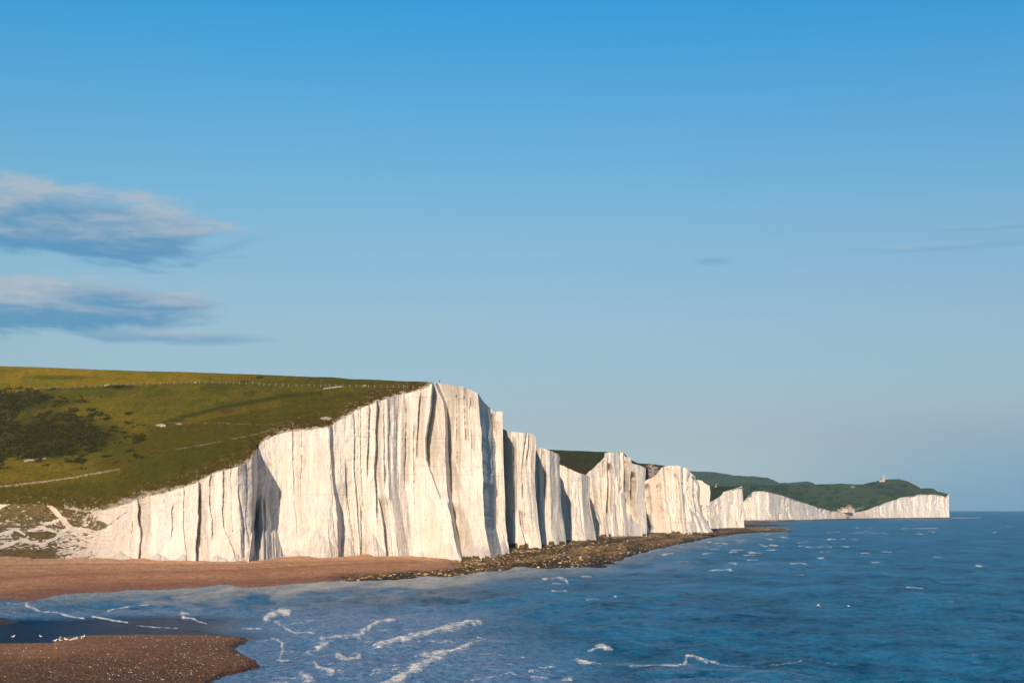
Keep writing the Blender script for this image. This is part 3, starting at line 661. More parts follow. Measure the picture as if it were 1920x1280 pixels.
# ------------------------------------------------------------------ shore
WL = [(-700, 1190), (-100, 1150), (0, 1137), (40, 1131), (110, 1120), (180, 1113), (300, 1106), (420, 1101), (520, 1098), (600, 1093), (700, 1089), (800, 1083), (850, 1080), (950, 1070), (1000, 1066), (1080, 1066), (1120, 1062), (1160, 1052), (1176, 1045), (1200, 1037), (1268, 1021), (1335, 1007), (1398, 999), (1440, 996), (1479, 994.5)]
BASE = [(p, b) for p, b in [(-700, 1053)]]
def build_shore():
    # cliff feet seen from the camera, per pixel column
    fx = np.concatenate([960+VA[0, :, 0]/VA[0, :, 1]*F, ]); fy_ = VA[0, :, 1]
    pc = np.concatenate([np.arange(-700, -40, 14.), np.arange(-40, 1482, 1.0)])
    foot = np.array([(-700, 560), (0, 546), (108, 542), (260, 532), (446, 522), (520, 548), (600, 562), (722, 585), (760, 600), (817, 596), (873, 606), (942, 660), (960, 725), (1003, 735), (1015, 775), (1060, 805), (1066, 895), (1120, 925), (1128, 985), (1190, 1050), (1212, 1090), (1250, 1140), (1300, 1160), (1340, 1190), (1350, 1400), (1396, 1465), (1400, 1500), (1482, 1600)], float)
    Yf = np.interp(pc, foot[:, 0], foot[:, 1])+16
    zf = interp(pc, [(-700, 4.3), (700, 4.0), (800, 3.1), (870, 1.6), (943, 3.2), (960, 4.4), (1066, 4.4), (1212, 3.9), (1340, 2.2), (1482, 1.2)])
    wy = interp(pc, WL)
    Yw = np.array([sea_point(p, y).y for p, y in zip(pc, wy)])
    Yw = np.minimum(Yw, Yf-26)
    nr = 130; u = np.linspace(-.22, 1, nr)[:, None]                       # u<0 runs under the sea
    Y = Yw[None, :]+(Yf-Yw)[None, :]*u
    P = pc[None, :]+0*u; X = (P-960)/F*Y
    rock = np.clip(sst(P, 800, 900)+sst(P, 560, 720)*(1-sst(u, .10, .28)), 0, 1)
    prof = np.where(u < 0, u*4.0, .08+(1-(1-np.clip(u, 0, 1))**1.8)*1.0)
    z = np.where(u < 0, prof, prof*zf[None, :])
    # shingle ridges (berms)
    for c0, hh in ((.30, .35), (.55, .45), (.80, .4)):
        z = z+hh*np.exp(-((u-c0-.05*(fbm0(P/60., 0*P, 2, 8)-.5))/.035)**2)*(1-rock)
    z = z+(fbm(X/4., Y/6., 4, 51)-.5)*.35*(1-rock)
    z = z+np.maximum(0, fbm0(P/38., 0*P, 3, 57)-.40)*2.2*sst(u, .70, .97)*(1-rock)
    rr = fbm(X/2.3, Y/5., 5, 52)
    z = z+rock*((rr-.45)*2.2*sst(u, -.1, .05)*(1-.4*sst(u, .8, 1)))
    # low shingle pocket beaches right at the foot
    pocket = np.clip((1-sst(np.abs(P-1090), 20, 36))*sst(u, .72, .86)+(1-sst(np.abs(P-1350), 22, 50))*sst(u, .6, .75), 0, 1)
    z = z*(1-pocket)+pocket*(zf[None, :]*u+.3)
    z = z-sst(P, 1385, 1478)*(.5+2.2*fbm(X/14., Y/20., 3, 59))
    n1 = fbm(X/9., Y/16., 4, 53); n2 = fbm(X/2., Y/3.5, 4, 54); n3 = fbm0(P/80., u*7, 4, 55)
    c = np.zeros(P.shape+(3,))+np.array([.53, .295, .18])
    c = lerp(c, [.76, .52, .36], sst(u, .35, .8)*.9)
    c = lerp(c, [.62, .41, .28], sst(n3, .45, .62)*.5)
    c = lerp(c, [.31, .155, .088], (1-sst(u, .04, .26+.1*(n3-.5)))*.9)                # wet shingle near the water
    c = lerp(c, [.42, .22, .13], seg_mask(P, u*100, [(-700, 36), (200, 40), (800, 52)], 1.2, 3, 1)*.6)
    c = lerp(c, [.40, .22, .13], seg_mask(P, u*100+6*(n1-.5), [(-700, 66), (200, 70), (800, 62)], 1, 2.5, 1)*.5)
    rc = np.zeros_like(c)+np.array([.44, .29, .13]); rc = lerp(rc, [.050, .036, .014], sst(rr, .50, .36+.0)); 
    rc = lerp(rc, [.42, .31, .16], sst(n2, .5, .66)*.7); rc = lerp(rc, [.045, .032, .012], (1-sst(u+.15*(n1-.5), .02, .22))*.85)
    rc = lerp(rc, [.10, .08, .02], sst(n1, .5, .65)*.5)
    c = c*(1-rock[..., None])+rc*rock[..., None]
    c = lerp(c, [.42, .29, .22], pocket)
    c = lerp(c, [.60, .52, .42], (1-sst(np.abs(u-.93), .01, .05))*sst(P, 860, 880)*(1-pocket)*(1-sst(P, 1300, 1350))*.7*sst(n1, .42, .55))  # fallen chalk
    stx = fbm0(P/34., u*9+.15*P/34., 4, 58); rc_d = sst(stx, .42, .60)
    c = c*(1-.62*(rc_d*rock)[..., None])
    c = c*np.array([.86, .69, .50])*(1-rock[..., None])+c*np.array([.80, .74, .58])*rock[..., None]
    o = grid('shore', np.stack([X, Y, z], -1), shingle, {'col': c, 'wet': (1-sst(u, 0, .16))*(1-.5*rock)})
    tag(o, 'red brown shingle beach turning into a brown rock platform below the cliffs', kind='structure')
    return pc, Yw, Yf, zf
shpc, shYw, shYf, shzf = build_shore()

def rocks(name, n, label):
    """boulders strewn over the rock platform"""
    bm = bmesh.new(); bmesh.ops.create_icosphere(bm, subdivisions=1, radius=1)
    bv = np.array([v.co[:] for v in bm.verts]); bf = np.array([[v.index for v in f.verts] for f in bm.faces]); bm.free()
    g = np.random.default_rng(5); Vs, Fs, As = [], [], []
    cnt = 0
    while cnt < n:
        px = g.uniform(640, 1470); u = g.uniform(.0, 1)**.9
        if px < 860 and u > .22*(px-560)/300+.02: continue
        if px > 860 and u > .92: continue
        if g.uniform() > (.10 if px > 1290 else .5 if px > 1220 else 1): continue
        yw = np.interp(px, shpc, shYw); yf = np.interp(px, shpc, shYf); zf = np.interp(px, shpc, shzf)
        Y = yw+(yf-yw)*u; z = zf*(.08+1-(1-u)**1.8)
        s = g.uniform(.15, .52)*(1.8 if g.uniform() < .03 else 1)
        q = bv*(1+.5*(g.uniform(size=(len(bv), 1))-.5))*np.array([g.uniform(.8, 1.5), g.uniform(.8, 1.5), g.uniform(.5, .85)])*s
        a = g.uniform(0, 6.28); ca, sa = math.cos(a), math.sin(a)
        q = np.stack([q[:, 0]*ca-q[:, 1]*sa, q[:, 0]*sa+q[:, 1]*ca, q[:, 2]], -1)
        Vs.append(q+np.array([(px-960)/F*Y, Y, z+.15])); Fs.append(bf+cnt*len(bv)); dk = float(sst(fbm0(px/34., u*9+.15*px/34., 4, 58), .42, .60)); As.append(np.full(len(bv), g.uniform()**(1.1+1.6*dk))); cnt += 1
    m, k, b = base_mat('weedy_rock', .8, .3)
    r = k.attr('r').outputs['Fac']
    c = k.ramp(r, [(0, (.022, .015, .006)), (.4, (.07, .042, .014)), (.65, (.26, .15, .05)), (.86, (.46, .30, .14)), (1, (.60, .45, .28))])
    k.put(b.inputs['Base Color'], c)
    o = mesh_np(name, np.concatenate(Vs), np.concatenate(Fs), m, False, {'r': np.concatenate(As)})
    tag(o, label, kind='stuff'); return o
rocks('boulders', 9000, 'brown and ochre boulders strewn over the rock platform at the cliff foot')

def far_shore():
    pc = np.arange(1388, 1840, 1.5)[None, :]; u = np.linspace(0, 1, 14)[:, None]
    hi = interp(pc, [(1388, 2325), (1440, 2365), (1500, 2485), (1560, 2635), (1600, 2715), (1700, 2865), (1779, 2945), (1840, 3040)])
    lowpy = interp(pc, [(1388, 985), (1420, 983), (1440, 981), (1500, 976), (1560, 972.5), (1600, 971.5), (1700, 971.5), (1780, 970.6), (1840, 970)])
    lo = (H+drop(2600))*F/(lowpy-E); lo = np.minimum(lo, hi-30)
    Y = lo+(hi-lo)*u; P = pc+0*u; X = (P-960)/F*Y
    rt = sst(P, 1778, 1795)
    z = -drop(Y)-.6+2.4*u*(1-rt*.5)+(fbm(X/12, Y/20, 4, 5)-.5)*1.0
    c = np.zeros(P.shape+(3,))+np.array([.17, .12, .085]); n = fbm(X/20., Y/40., 3, 6)
    c = lerp(c, [.32, .24, .17], sst(n, .45, .6)); c = lerp(c, [.06, .05, .03], (1-sst(u, .1, .4))*.8); c = lerp(c, [.5, .44, .36], rt*.7)
    o = grid('far_shore', np.stack([X, Y, z], -1), shingle, {'col': c, 'wet': 0*P}); tag(o, 'thin brown beach under the far white cliffs', kind='structure')
    # two low reefs running out to sea beyond the rounded headland
    for (p0, p1, y0, y1, w, cc) in ((1340, 1470, 988.5, 990.5, 2.2, (.30, .22, .15)), (1390, 1475, 984.5, 984.0, 1.6, (.10, .08, .05)), (1300, 1500, 996.5, 995.2, 1.8, (.06, .045, .02))):
        pc = np.arange(p0, p1, 1.0)[None, :]; v = np.linspace(-1, 1, 11)[:, None]
        tt = (pc-p0)/(p1-p0); mid = y0+(y1-y0)*tt+v*w*(1-tt**2)
        Y = H*F/(mid-E); X = (pc-960)/F*Y; P = pc+0*v
        z = -.5+1.3*(1-np.abs(v)**1.5)*(1-tt**3)+(fbm(X/5., Y/12., 4, 9)-.5)*1.3
        c = np.zeros(P.shape+(3,))+np.array(cc); c = lerp(c, [.04, .03, .015], sst(fbm(X/6, Y/14, 3, 4), .5, .6)*.6)
        o = grid('reef', np.stack([X, Y, z], -1), shingle, {'col': c, 'wet': 0*P}); tag(o, 'low rocky reef reaching out into the sea', kind='structure')
far_shore()

def build_spit():
    px = np.arange(-420, 560, 1.6)[None, :]; py = np.concatenate([np.arange(1140, 1290, .8), np.arange(1290, 1700, 6.)])[:, None]
    Y = H*F/(py-E); P = px+0*py; Q = py+0*px; X = (P-960)/F*Y
    n = fbm(X/3., Y/5., 4, 61)-.5; nb = fbm(X/10., Y/16., 3, 62)-.5
    topy = interp(P, [(-420, 1212), (0, 1206.5), (60, 1206), (101, 1205.5), (106, 1198), (130, 1194), (170, 1191), (250, 1190), (400, 1191), (440, 1193), (460, 1197), (475, 1206), (520, 1300), (560, 1320)])
    right = interp(Q, [(1190, 452), (1200, 463), (1206, 452), (1213, 440), (1222, 448), (1232, 464), (1240, 477), (1248, 480), (1256, 455), (1263, 420), (1275, 396), (1290, 372), (1320, 300), (1400, 150), (1700, -100)])
    d = np.minimum((Q-topy)*1.0, (right-P+14*n+16*nb)*.35)
    d = d+nb*1.5*(d < 12)
    z = np.where(d > 0, .16+1.15*(1-np.exp(-np.maximum(d, 0)/26.)), d*.14)
    z = z+(n*.16+.20*nb)*sst(d, 1, 8)
    d2 = 1-np.hypot((P+20)/52, (Q-1163)/7.5)                                  # low dark bank at the left
    z = np.maximum(z, np.where(d2 > 0, .45*d2+.15*n, d2*.6))
    z = np.maximum(z, -1.5)
    c = np.zeros(P.shape+(3,))+np.array([0.203, 0.105, 0.057])
    c = lerp(c, [0.365, 0.209, 0.128], (1-sst(P+60*nb, 60, 330))*(1-sst(Q, 1230, 1262))*.9)
    c = lerp(c, [0.270, 0.155, 0.092], (1-sst(Q, 1196, 1225))*.8)
    c = lerp(c, [.085, .040, .020], sst(Q+40*nb, 1235, 1285)*.55)
    c = lerp(c, [.07, .036, .018], (1-sst(d, 1, 9))*sst(P, 380, 440)*.8)
    c = lerp(c, [.06, .042, .014], (d2 > -.3)*1.0)
    Y = Y+0*px
    c = c*np.array([.94, .77, .50])
    o = grid('shingle_spit', np.stack([X, Y, z], -1), shingle, {'col': c, 'wet': 1-sst(d, 0, 4)})
    tag(o, 'dark brown shingle spit at the lower left corner', kind='structure')
    # pale stones lying on it
    bm = bmesh.new(); bmesh.ops.create_icosphere(bm, subdivisions=1, radius=1)
    bv = np.array([v.co[:] for v in bm.verts]); bf = np.array([[v.index for v in f.verts] for f in bm.faces]); bm.free()
    g = np.random.default_rng(9); Vs, Fs, As = [], [], []; cnt = 0
    V = np.stack([X, Y, z], -1)
    while cnt < 9000:
        i = g.integers(60, 190); j = g.integers(230, 590)
        if i >= V.shape[0] or j >= V.shape[1] or d[i, j] < 1: continue
        big = g.uniform() < .035
        if big and P[i, j] < 200 and g.uniform() < .7: continue
        s = g.uniform(.055, .10) if big else g.uniform(.03, .075)
        q = bv*np.array([g.uniform(.8, 1.3), g.uniform(.8, 1.3), .6])*s*(1+.3*(g.uniform(size=(len(bv), 1))-.5))
        Vs.append(q+V[i, j]+np.array([g.uniform(-.08, .08), g.uniform(-.2, .2), .02])); Fs.append(bf+cnt*len(bv)); As.append(np.full(len(bv), 1.0 if big else g.uniform(0, .8))); cnt += 1
    m, k, b = base_mat('pebble', .7, .3)
    k.put(b.inputs['Base Color'], k.ramp(k.attr('r').outputs['Fac'], [(0, (.04, .02, .012)), (.4, (.16, .085, .05)), (.8, (.32, .21, .14)), (.95, (.72, .66, .56)), (1, (.8, .75, .66))]))
    o = mesh_np('pebbles', np.concatenate(Vs), np.concatenate(Fs), m, True, {'r': np.concatenate(As)}); tag(o, 'loose brown and white pebbles on the spit', kind='stuff')
    return P, Q, V
spP, spQ, spV = build_spit()
def spit_at(px, py):
    d = (spP-px)**2+((spQ-py)*2)**2; i = np.unravel_index(np.argmin(d), d.shape); return Vector(spV[i])

# ------------------------------------------------------------------ sea
BREAK = [  # (polyline, half width px, strength, spray trailing to the right)
 ([(499, 1164), (508, 1156), (524, 1151), (540, 1152)], 4.5, 1.0, 18), ([(516, 1168), (535, 1178), (552, 1184), (592, 1188)], 2.0, .9, 6),
 ([(580, 1226), (596, 1217), (612, 1211)], 5.0, .95, 14), ([(604, 1204), (620, 1202), (645, 1198), (670, 1193), (690, 1182), (706, 1172), (736, 1167)], 4.2, .9, 22),
 ([(708, 1217), (722, 1211), (745, 1205), (775, 1198), (803, 1190), (842, 1179), (870, 1174), (898, 1168)], 5.5, 1.0, 24),
 ([(799, 1233), (815, 1228), (848, 1226), (860, 1220), (884, 1211)], 5.0, 1.0, 20), ([(800, 1233), (822, 1241), (800, 1254), (770, 1268), (745, 1281), (720, 1296)], 8.0, 1.0, 34),
 ([(628, 1232), (640, 1240), (652, 1244), (674, 1234)], 4.5, .95, 8), ([(652, 1228), (668, 1230)], 2, .8, 6), ([(668, 1226), (700, 1222)], 1.6, .5, 8),
 ([(590, 1253), (605, 1262), (625, 1266)], 4, .9, 12), ([(565, 1268), (585, 1276), (560, 1290)], 6, .75, 22), ([(620, 1262), (660, 1272)], 3, .5, 16),
 ([(509, 1197), (520, 1200), (528, 1208), (530, 1220), (524, 1232)], 1.8, .85, 3), ([(520, 1240), (540, 1243)], 2.4, .95, 4),
 ([(1105, 1223), (1118, 1218), (1130, 1217), (1148, 1221)], 2.6, 1.0, 6), ([(1082, 1241), (1090, 1246), (1115, 1248)], 3.6, 1.0, 12),
 ([(1115, 1248), (1180, 1254), (1270, 1256), (1284, 1250)], 1.6, .8, 10), ([(1284, 1250), (1288, 1234), (1300, 1233), (1318, 1240), (1345, 1243)], 2.4, 1.0, 14),
 ([(1340, 1243), (1430, 1252), (1520, 1240), (1570, 1246)], 1.2, .55, 12), ([(1052, 1279), (1070, 1276)], 2.5, .9, 6), ([(896, 1196), (910, 1200), (892, 1203)], 1.8, .8, 8),
 ([(49, 1139), (70, 1143), (92, 1150), (122, 1155), (157, 1159.5)], 1.6, 1.0, 1), ([(173, 1157), (185, 1159), (210, 1162), (238, 1166)], 1.3, 1.0, 1),
 ([(203, 1147), (212, 1144), (240, 1140), (279, 1137)], 1.8, .9, 3), ([(341, 1150), (352, 1151)], 2.6, .95, 6), ([(342, 1158), (362, 1160), (372, 1165), (386, 1168)], 1.5, .9, 3),
 ([(257, 1172), (290, 1175), (332, 1177)], 1.0, .8, 1), ([(455, 1176), (490, 1177)], 1.7, 1.0, 1), ([(24, 1149), (56, 1150), (92, 1151)], .9, .8, 1), ([(0, 1133.5), (52, 1137)], .8, .5, 1),
 ([(1018, 1087), (1030, 1085), (1048, 1086), (1062, 1090)], 2.6, .95, 12), ([(1036, 1094), (1062, 1095)], 1.5, .9, 4), ([(1090, 1081), (1109, 1081)], 1.2, .8, 4),
 ([(1102, 1127), (1112, 1125), (1120, 1125)], 1.4, 1.0, 2), ([(1151, 1119), (1156, 1119)], 1.0, .8, 1),
 ([(1778, 1130), (1786, 1130)], 1.3, .9, 2), ([(1831, 1062), (1842, 1063)], 1.2, .95, 1), ([(1825, 1230), (1836, 1232)], 1.6, .6, 3),
 ([(1270, 1053), (1308, 1053)], 1.5, .6, 10), ([(1265, 1054), (1280, 1051)], 1.3, .6, 3), ([(1318, 1038), (1336, 1036)], 1.3, .85, 3), ([(1240, 1040), (1262, 1037)], 1.4, .7, 5),
 ([(1402, 1050), (1420, 1049)], 1.0, .9, 1), ([(1482, 1058), (1500, 1057), (1512, 1058)], 1.0, .8, 2), ([(1635, 1054), (1650, 1055)], 1.0, .9, 1),
 ([(1510, 1025), (1540, 1026), (1560, 1025)], 1.0, .9, 1), ([(1578, 1024), (1592, 1025)], 1.0, .8, 1), ([(1440, 1024), (1470, 1023)], .9, .7, 2), ([(1530, 1047), (1545, 1046)], .9, .8, 1),
 ([(1600, 996.5), (1660, 998.5)], .6, .8, 1), ([(1690, 990.2), (1758, 989.6)], .55, .95, 1), ([(1740, 994), (1756, 995)], .5, .8, 1), ([(1615, 989), (1640, 990)], .5, .7, 1),
 ([(1550, 997), (1575, 996)], .6, .8, 1), ([(1600, 999.5), (1636, 999)], .6, .8, 1), ([(1640, 1000), (1668, 1000)], .5, .7, 1)]
def build_sea():
    pxs = np.concatenate([np.linspace(-3400, -60, 60), np.arange(-50, 1975, 1.7), np.linspace(1990, 5600, 60)])
    pys = np.concatenate([np.arange(2600, 1420, -40.), np.arange(1420, 1290, -3.), np.arange(1290, 1180, -.62), np.arange(1180, 1000, -.8), np.arange(1000, 958, -.9)])
    Yr = H*F/(pys-E)
    Yr = np.concatenate([Yr, np.geomspace(Yr[-1]*1.08, 22000, 14)])
    Y = Yr[:, None]; P = pxs[None, :]+0*Y; X = (P-960)/F*Y
    Q = E+(H+(Y*Y)/(2*R))/Y*F+0*P
    dY = np.gradient(Yr)[:, None]
    # swell and chop
    z = 0*P
    wx = X+14*(fbm(X/40, Y/60, 3, 3)-.5); wy = Y+20*(fbm(X/35, Y/50, 3, 4)-.5)
    g = np.random.default_rng(2)
    chan = ell(P, Q, 60, 1180, 520, 30, .25)*(1-sst(P-40*np.sin(Q/7.), 380, 560))*sst(Q+(P*.035), 1156, 1172)
    chan = np.clip(np.maximum(chan, (1-sst(P, 150, 330))*sst(Q, 1156, 1166)*(1-sst(Q, 1206, 1212))), 0, 1)
    chan = np.clip(chan, 0, 1)
    def wave(lx, ang, a):
        k_ = 2*math.pi/lx; ph = g.uniform(0, 6.28)
        s = np.sin(k_*(wx*math.cos(ang)+wy*math.sin(ang))+ph)
        att = np.clip(1.2-abs(dY)*abs(math.sin(ang))/lx*3.2, 0, 1)
        return a*att*(1-np.abs(s))*(1.0)
    for lx, ang, a in ((17, -.30, .26), (12, -.15, .16), (8.5, -.5, .12), (26, .9, .20), (6, .7, .09), (4.6, 1.2, .08), (3.4, -.8, .06), (2.7, 1.5, .05), (38, 1.35, .25)):
        z = z+wave(lx*2, ang, a)
    z = z*(.55+.9*fbm(X/60, Y/90, 3, 8))*1.45*(1-.75*(1-sst(P, 440, 620))*sst(Q, 1150, 1185))
    tex = fbm(X/1.6, Y/1.9, 4, 14)-.5
    z = z+tex*.34*np.clip(1.3-abs(dY)/1.5, 0, 1)
    z = z*(1-.95*chan)-.28*(1-chan)-.03
    foam = 0*P; trail = 0*P; ridge = 0*P
    jit = (fbm(X/1.3, Y/2.2, 4, 19)-.5); 
    def addline(pts, w, st, tr):
        nonlocal foam, ridge
        xs = [p[0] for p in pts]; ys = [p[1] for p in pts]; pad = w*4+tr*2.5+4
        cs = (pxs > min(xs)-pad) & (pxs < max(xs)+pad); rs = (Q[:, 0] > min(ys)-pad*.5) & (Q[:, 0] < max(ys)+pad*.5)
        if not cs.any() or not rs.any(): return
        ix = np.ix_(rs, cs); p_ = P[ix]+jit[ix]*w*1.6; q_ = Q[ix]+jit[ix]*w*(1.2 if w > 2 else .6)
        dd = np.full(p_.shape, 1e9); side = 0*p_
        for (x0, y0), (x1, y1) in zip(pts[:-1], pts[1:]):
            vx, vy = x1-x0, y1-y0; L = vx*vx+vy*vy; u = np.clip(((p_-x0)*vx+(q_-y0)*vy)/L, 0, 1)
            d_ = np.hypot(p_-x0-u*vx, (q_-y0-u*vy)*1.25); upd = d_ < dd
            dd = np.where(upd, d_, dd); side = np.where(upd, (q_-y0-u*vy)*(1 if vx >= 0 else 1)+.2*(p_-x0-u*vx), side)
        wv_ = w*(.55+.9*fbm(P[ix]/9., Q[ix]/5., 2, 88)); f = min(st*1.12, 1.15)*(1-sst(dd, 0, wv_*2.5))*(.55+.8*vn(P[ix]/7., Q[ix]/4., 89))+.15*(dd < wv_*.3)
        # broken water behind (up-right of) the crest
        bt = np.exp(-dd/(.5*(w+tr)))*st*.46*sst(side, -w, w)
        foam[ix] = np.maximum(foam[ix], np.maximum(f, bt))
        ridge[ix] = np.maximum(ridge[ix], np.exp(-(dd/(w*1.6))**2)*min(1.0, w/4.5)*(.34 if w > 2 else .0))
    for b_ in BREAK: addline(*b_)
    for i in range(120):                                        # small white caps further out
        if i < 105: cx = g.normal(1330, 150); cy = 990+abs(g.normal(0, 26))
        else: cx = g.uniform(900, 1920); cy = 975+g.exponential(42)
        if cy > 1130 or cx > 1900 or cx < 600: continue
        wl = np.interp(cx, [a for a, b in WL], [b for a, b in WL]) if cx < 1479 else 980
        if cy < wl+3: continue
        s = (cy-E)/110; L = g.uniform(3, 13)*s+1.2
        addline([(cx-L, cy+g.uniform(-.6, .6)*s), (cx, cy-g.uniform(0, 1.2)*s), (cx+L, cy+g.uniform(-.3, 1)*s)], max(.75, g.uniform(.6, 1.6)*s), g.uniform(.8, 1.1), 4*s)
    for i in range(70):                                         # flecks and torn streaks among the breakers
        cx = g.uniform(470, 1050); cy = g.uniform(1150, 1282)
        if cx > 650+(cy-1150)*4: continue
        L = g.uniform(6, 26); addline([(cx-L, cy+g.uniform(0, 2)), (cx, cy-g.uniform(0, 2)), (cx+L, cy-g.uniform(-1, 3))], g.uniform(.7, 1.5), g.uniform(.4, .8), 6)
    # surf along the beach and against the rocks
    wl = interp(P, WL); dw = Q-wl-3*(fbm(P/22., 0*P, 3, 7)-.5)
    surf = (1-sst(np.abs(dw-1.2), .4, 1.8))*(.35+.5*fbm(P/18., Q/2., 3, 17))*(P < 1480)
    foam = np.maximum(foam, surf*sst(P, 20, 120)*.95)
    rs_ = (1-sst(np.abs(P-interp(Q, [(1190, 455), (1200, 468), (1213, 446), (1232, 470), (1240, 484), (1248, 486), (1256, 465), (1263, 430), (1275, 405), (1290, 380)])-6*jit), 1, 5))*(Q > 1196)*(Q < 1290)
    foam = np.maximum(foam, rs_*.38)
    patch = fbm(P/60., Q/9., 4, 23)
    milk = (1-sst(dw, 3, 26+16*(patch-.5)))*sst(dw, -6, 0)*interp(P, [(0, .35), (200, .55), (450, .8), (700, 1), (960, .9), (1050, .45), (1300, .3), (1480, .2)])
    milk = np.clip(milk+.55*(1-sst(dw, 20, 60))*sst(dw, 0, 5)*(1-sst(P, 700, 950))*sst(P, 80, 300)*sst(patch, .35, .6), 0, 1)
    milk = np.where(P > 1479, 0, milk)*(1-chan)
    light = np.clip(sst(Q+18*(patch-.5), 1128, 1160)*(1-sst(P-1.8*(Q-1200), 820, 1150)), 0, 1)*(.70+.75*(patch-.2))  # mask for the painted sheen over the lower left water
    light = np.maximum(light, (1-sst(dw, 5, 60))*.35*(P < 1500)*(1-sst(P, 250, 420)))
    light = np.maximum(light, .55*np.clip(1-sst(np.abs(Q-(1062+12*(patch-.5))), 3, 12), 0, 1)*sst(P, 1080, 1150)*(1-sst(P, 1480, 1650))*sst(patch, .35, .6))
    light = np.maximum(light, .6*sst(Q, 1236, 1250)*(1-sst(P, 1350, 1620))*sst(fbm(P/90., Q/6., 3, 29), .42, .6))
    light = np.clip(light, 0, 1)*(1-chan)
    z = z+ridge
    z = z-(X*X+Y*Y)/(2*R)
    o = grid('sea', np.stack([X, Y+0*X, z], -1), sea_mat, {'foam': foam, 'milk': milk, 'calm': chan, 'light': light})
    tag(o, 'choppy deep blue sea with white breakers', kind='structure')
build_sea()
me = bpy.data.meshes.new('seabed'); me.from_pydata([(-25000, -3000, -95), (25000, -3000, -95), (25000, 24000, -95), (-25000, 24000, -95)], [], [(0, 1, 2, 3)])
tag(link('seabed', me, flat_mat('silt', (.12, .10, .07))), 'ground under the sea and land', kind='structure')

# ------------------------------------------------------------------ scrub on the hillside
M_POST = flat_mat('weathered_wood', (.27, .22, .15)); M_WIRE = flat_mat('wire', (.20, .18, .15), .6)
def leaf_cloud(name, pts, rads, leaf, mat, per, parent=None, seed=0):
    """many small leaf faces scattered through lumpy mounds"""
    g = np.random.default_rng(seed); V = []; 
    for (p, r) in zip(pts, rads):
        n = int(per)
        d = g.normal(size=(n, 3)); d /= np.linalg.norm(d, axis=1)[:, None]; d[:, 2] = np.abs(d[:, 2])
        c = np.array(p)+d*np.array([r*1.15, r*1.15, r*.75])*g.uniform(.55, 1.05, (n, 1))
        a = g.normal(size=(n, 3)); a /= np.linalg.norm(a, axis=1)[:, None]
        b = np.cross(a, d+.3*g.normal(size=(n, 3))); b /= np.linalg.norm(b, axis=1)[:, None]+1e-6
        s = leaf*g.uniform(.6, 1.4, (n, 1))
        V.append(np.stack([c-a*s, c+b*s*.7, c+a*s, c-b*s*.7], 1))
    V = np.concatenate(V).reshape(-1, 3); n4 = len(V)//4
    rr = np.repeat(g.uniform(size=n4), 4)
    return mesh_np(name, V, np.arange(len(V)).reshape(-1, 4), mat, False, {'r': rr}, parent)
def leaf_mat(name, stops):
    m, k, b = base_mat(name, .95, .05)
    k.put(b.inputs['Base Color'], k.ramp(k.attr('r').outputs['Fac'], stops)); return m
M_GORSE = leaf_mat('gorse_leaves', [(0, (.010, .013, .002)), (.5, (.026, .028, .003)), (.85, (.060, .052, .006)), (1, (.10, .075, .015))])
def scrub():
    g = np.random.default_rng(21); pts, rad = [], []
    tries = 0
    while len(pts) < 2300 and tries < 60000:
        tries += 1
        px = g.uniform(-60, 275); py = g.uniform(724, 880)
        e = max(1-math.hypot((px-10)/130, (py-752)/26), 1-math.hypot((px-95)/165, (py-818)/50)*1.0, .8-math.hypot((px-20)/120, (py-850)/26))
        n = float(fbm(px/22., py/8., 3, 66))
        if e+(n-.5)*1.9 < .22: continue
        p = grass_at(px, py); r = g.uniform(.5, 1.5)*(1.25 if n > .6 else 1)
        pts.append((p.x, p.y, p.z-.2)); rad.append(r)
    o = leaf_cloud('gorse_scrub', pts, rad, .24, M_GORSE, 46, seed=22)
    tag(o, 'dark green gorse scrub covering the left of the hillside', kind='stuff')
scrub()
def shrub(px, py, r, n, label, spread=2.2):
    p = grass_at(px, py); e = empty('shrub', p); tag(e, label, 'shrub')
    g = random.Random(int(px*7)); pts = [(g.uniform(-spread, spread), g.uniform(-1.2, 1.2), g.uniform(-.2, .1)) for _ in range(n)]
    leaf_cloud('foliage', pts, [r*g.uniform(.6, 1.1) for _ in pts], .22, M_GORSE, 90, e, int(px))
    for q in pts:
        bm = bmesh.new(); bmesh.ops.create_cone(bm, cap_ends=True, segments=6, radius1=.09, radius2=.04, depth=1.0)
        me = bpy.data.meshes.new('stem'); bm.to_mesh(me); bm.free(); o = link('stem', me, M_POST, e); o.location = (q[0], q[1], .2)
shrub(226, 725, 1.3, 12, 'dark low shrub right of the pale sheep along the hilltop fence', 5.5)
shrub(489, 708, 1.2, 5, 'small dark shrub standing alone near the skyline', 2.0)
shrub(462, 716, .9, 6, 'small dark shrub against the hilltop fence', 2.6)

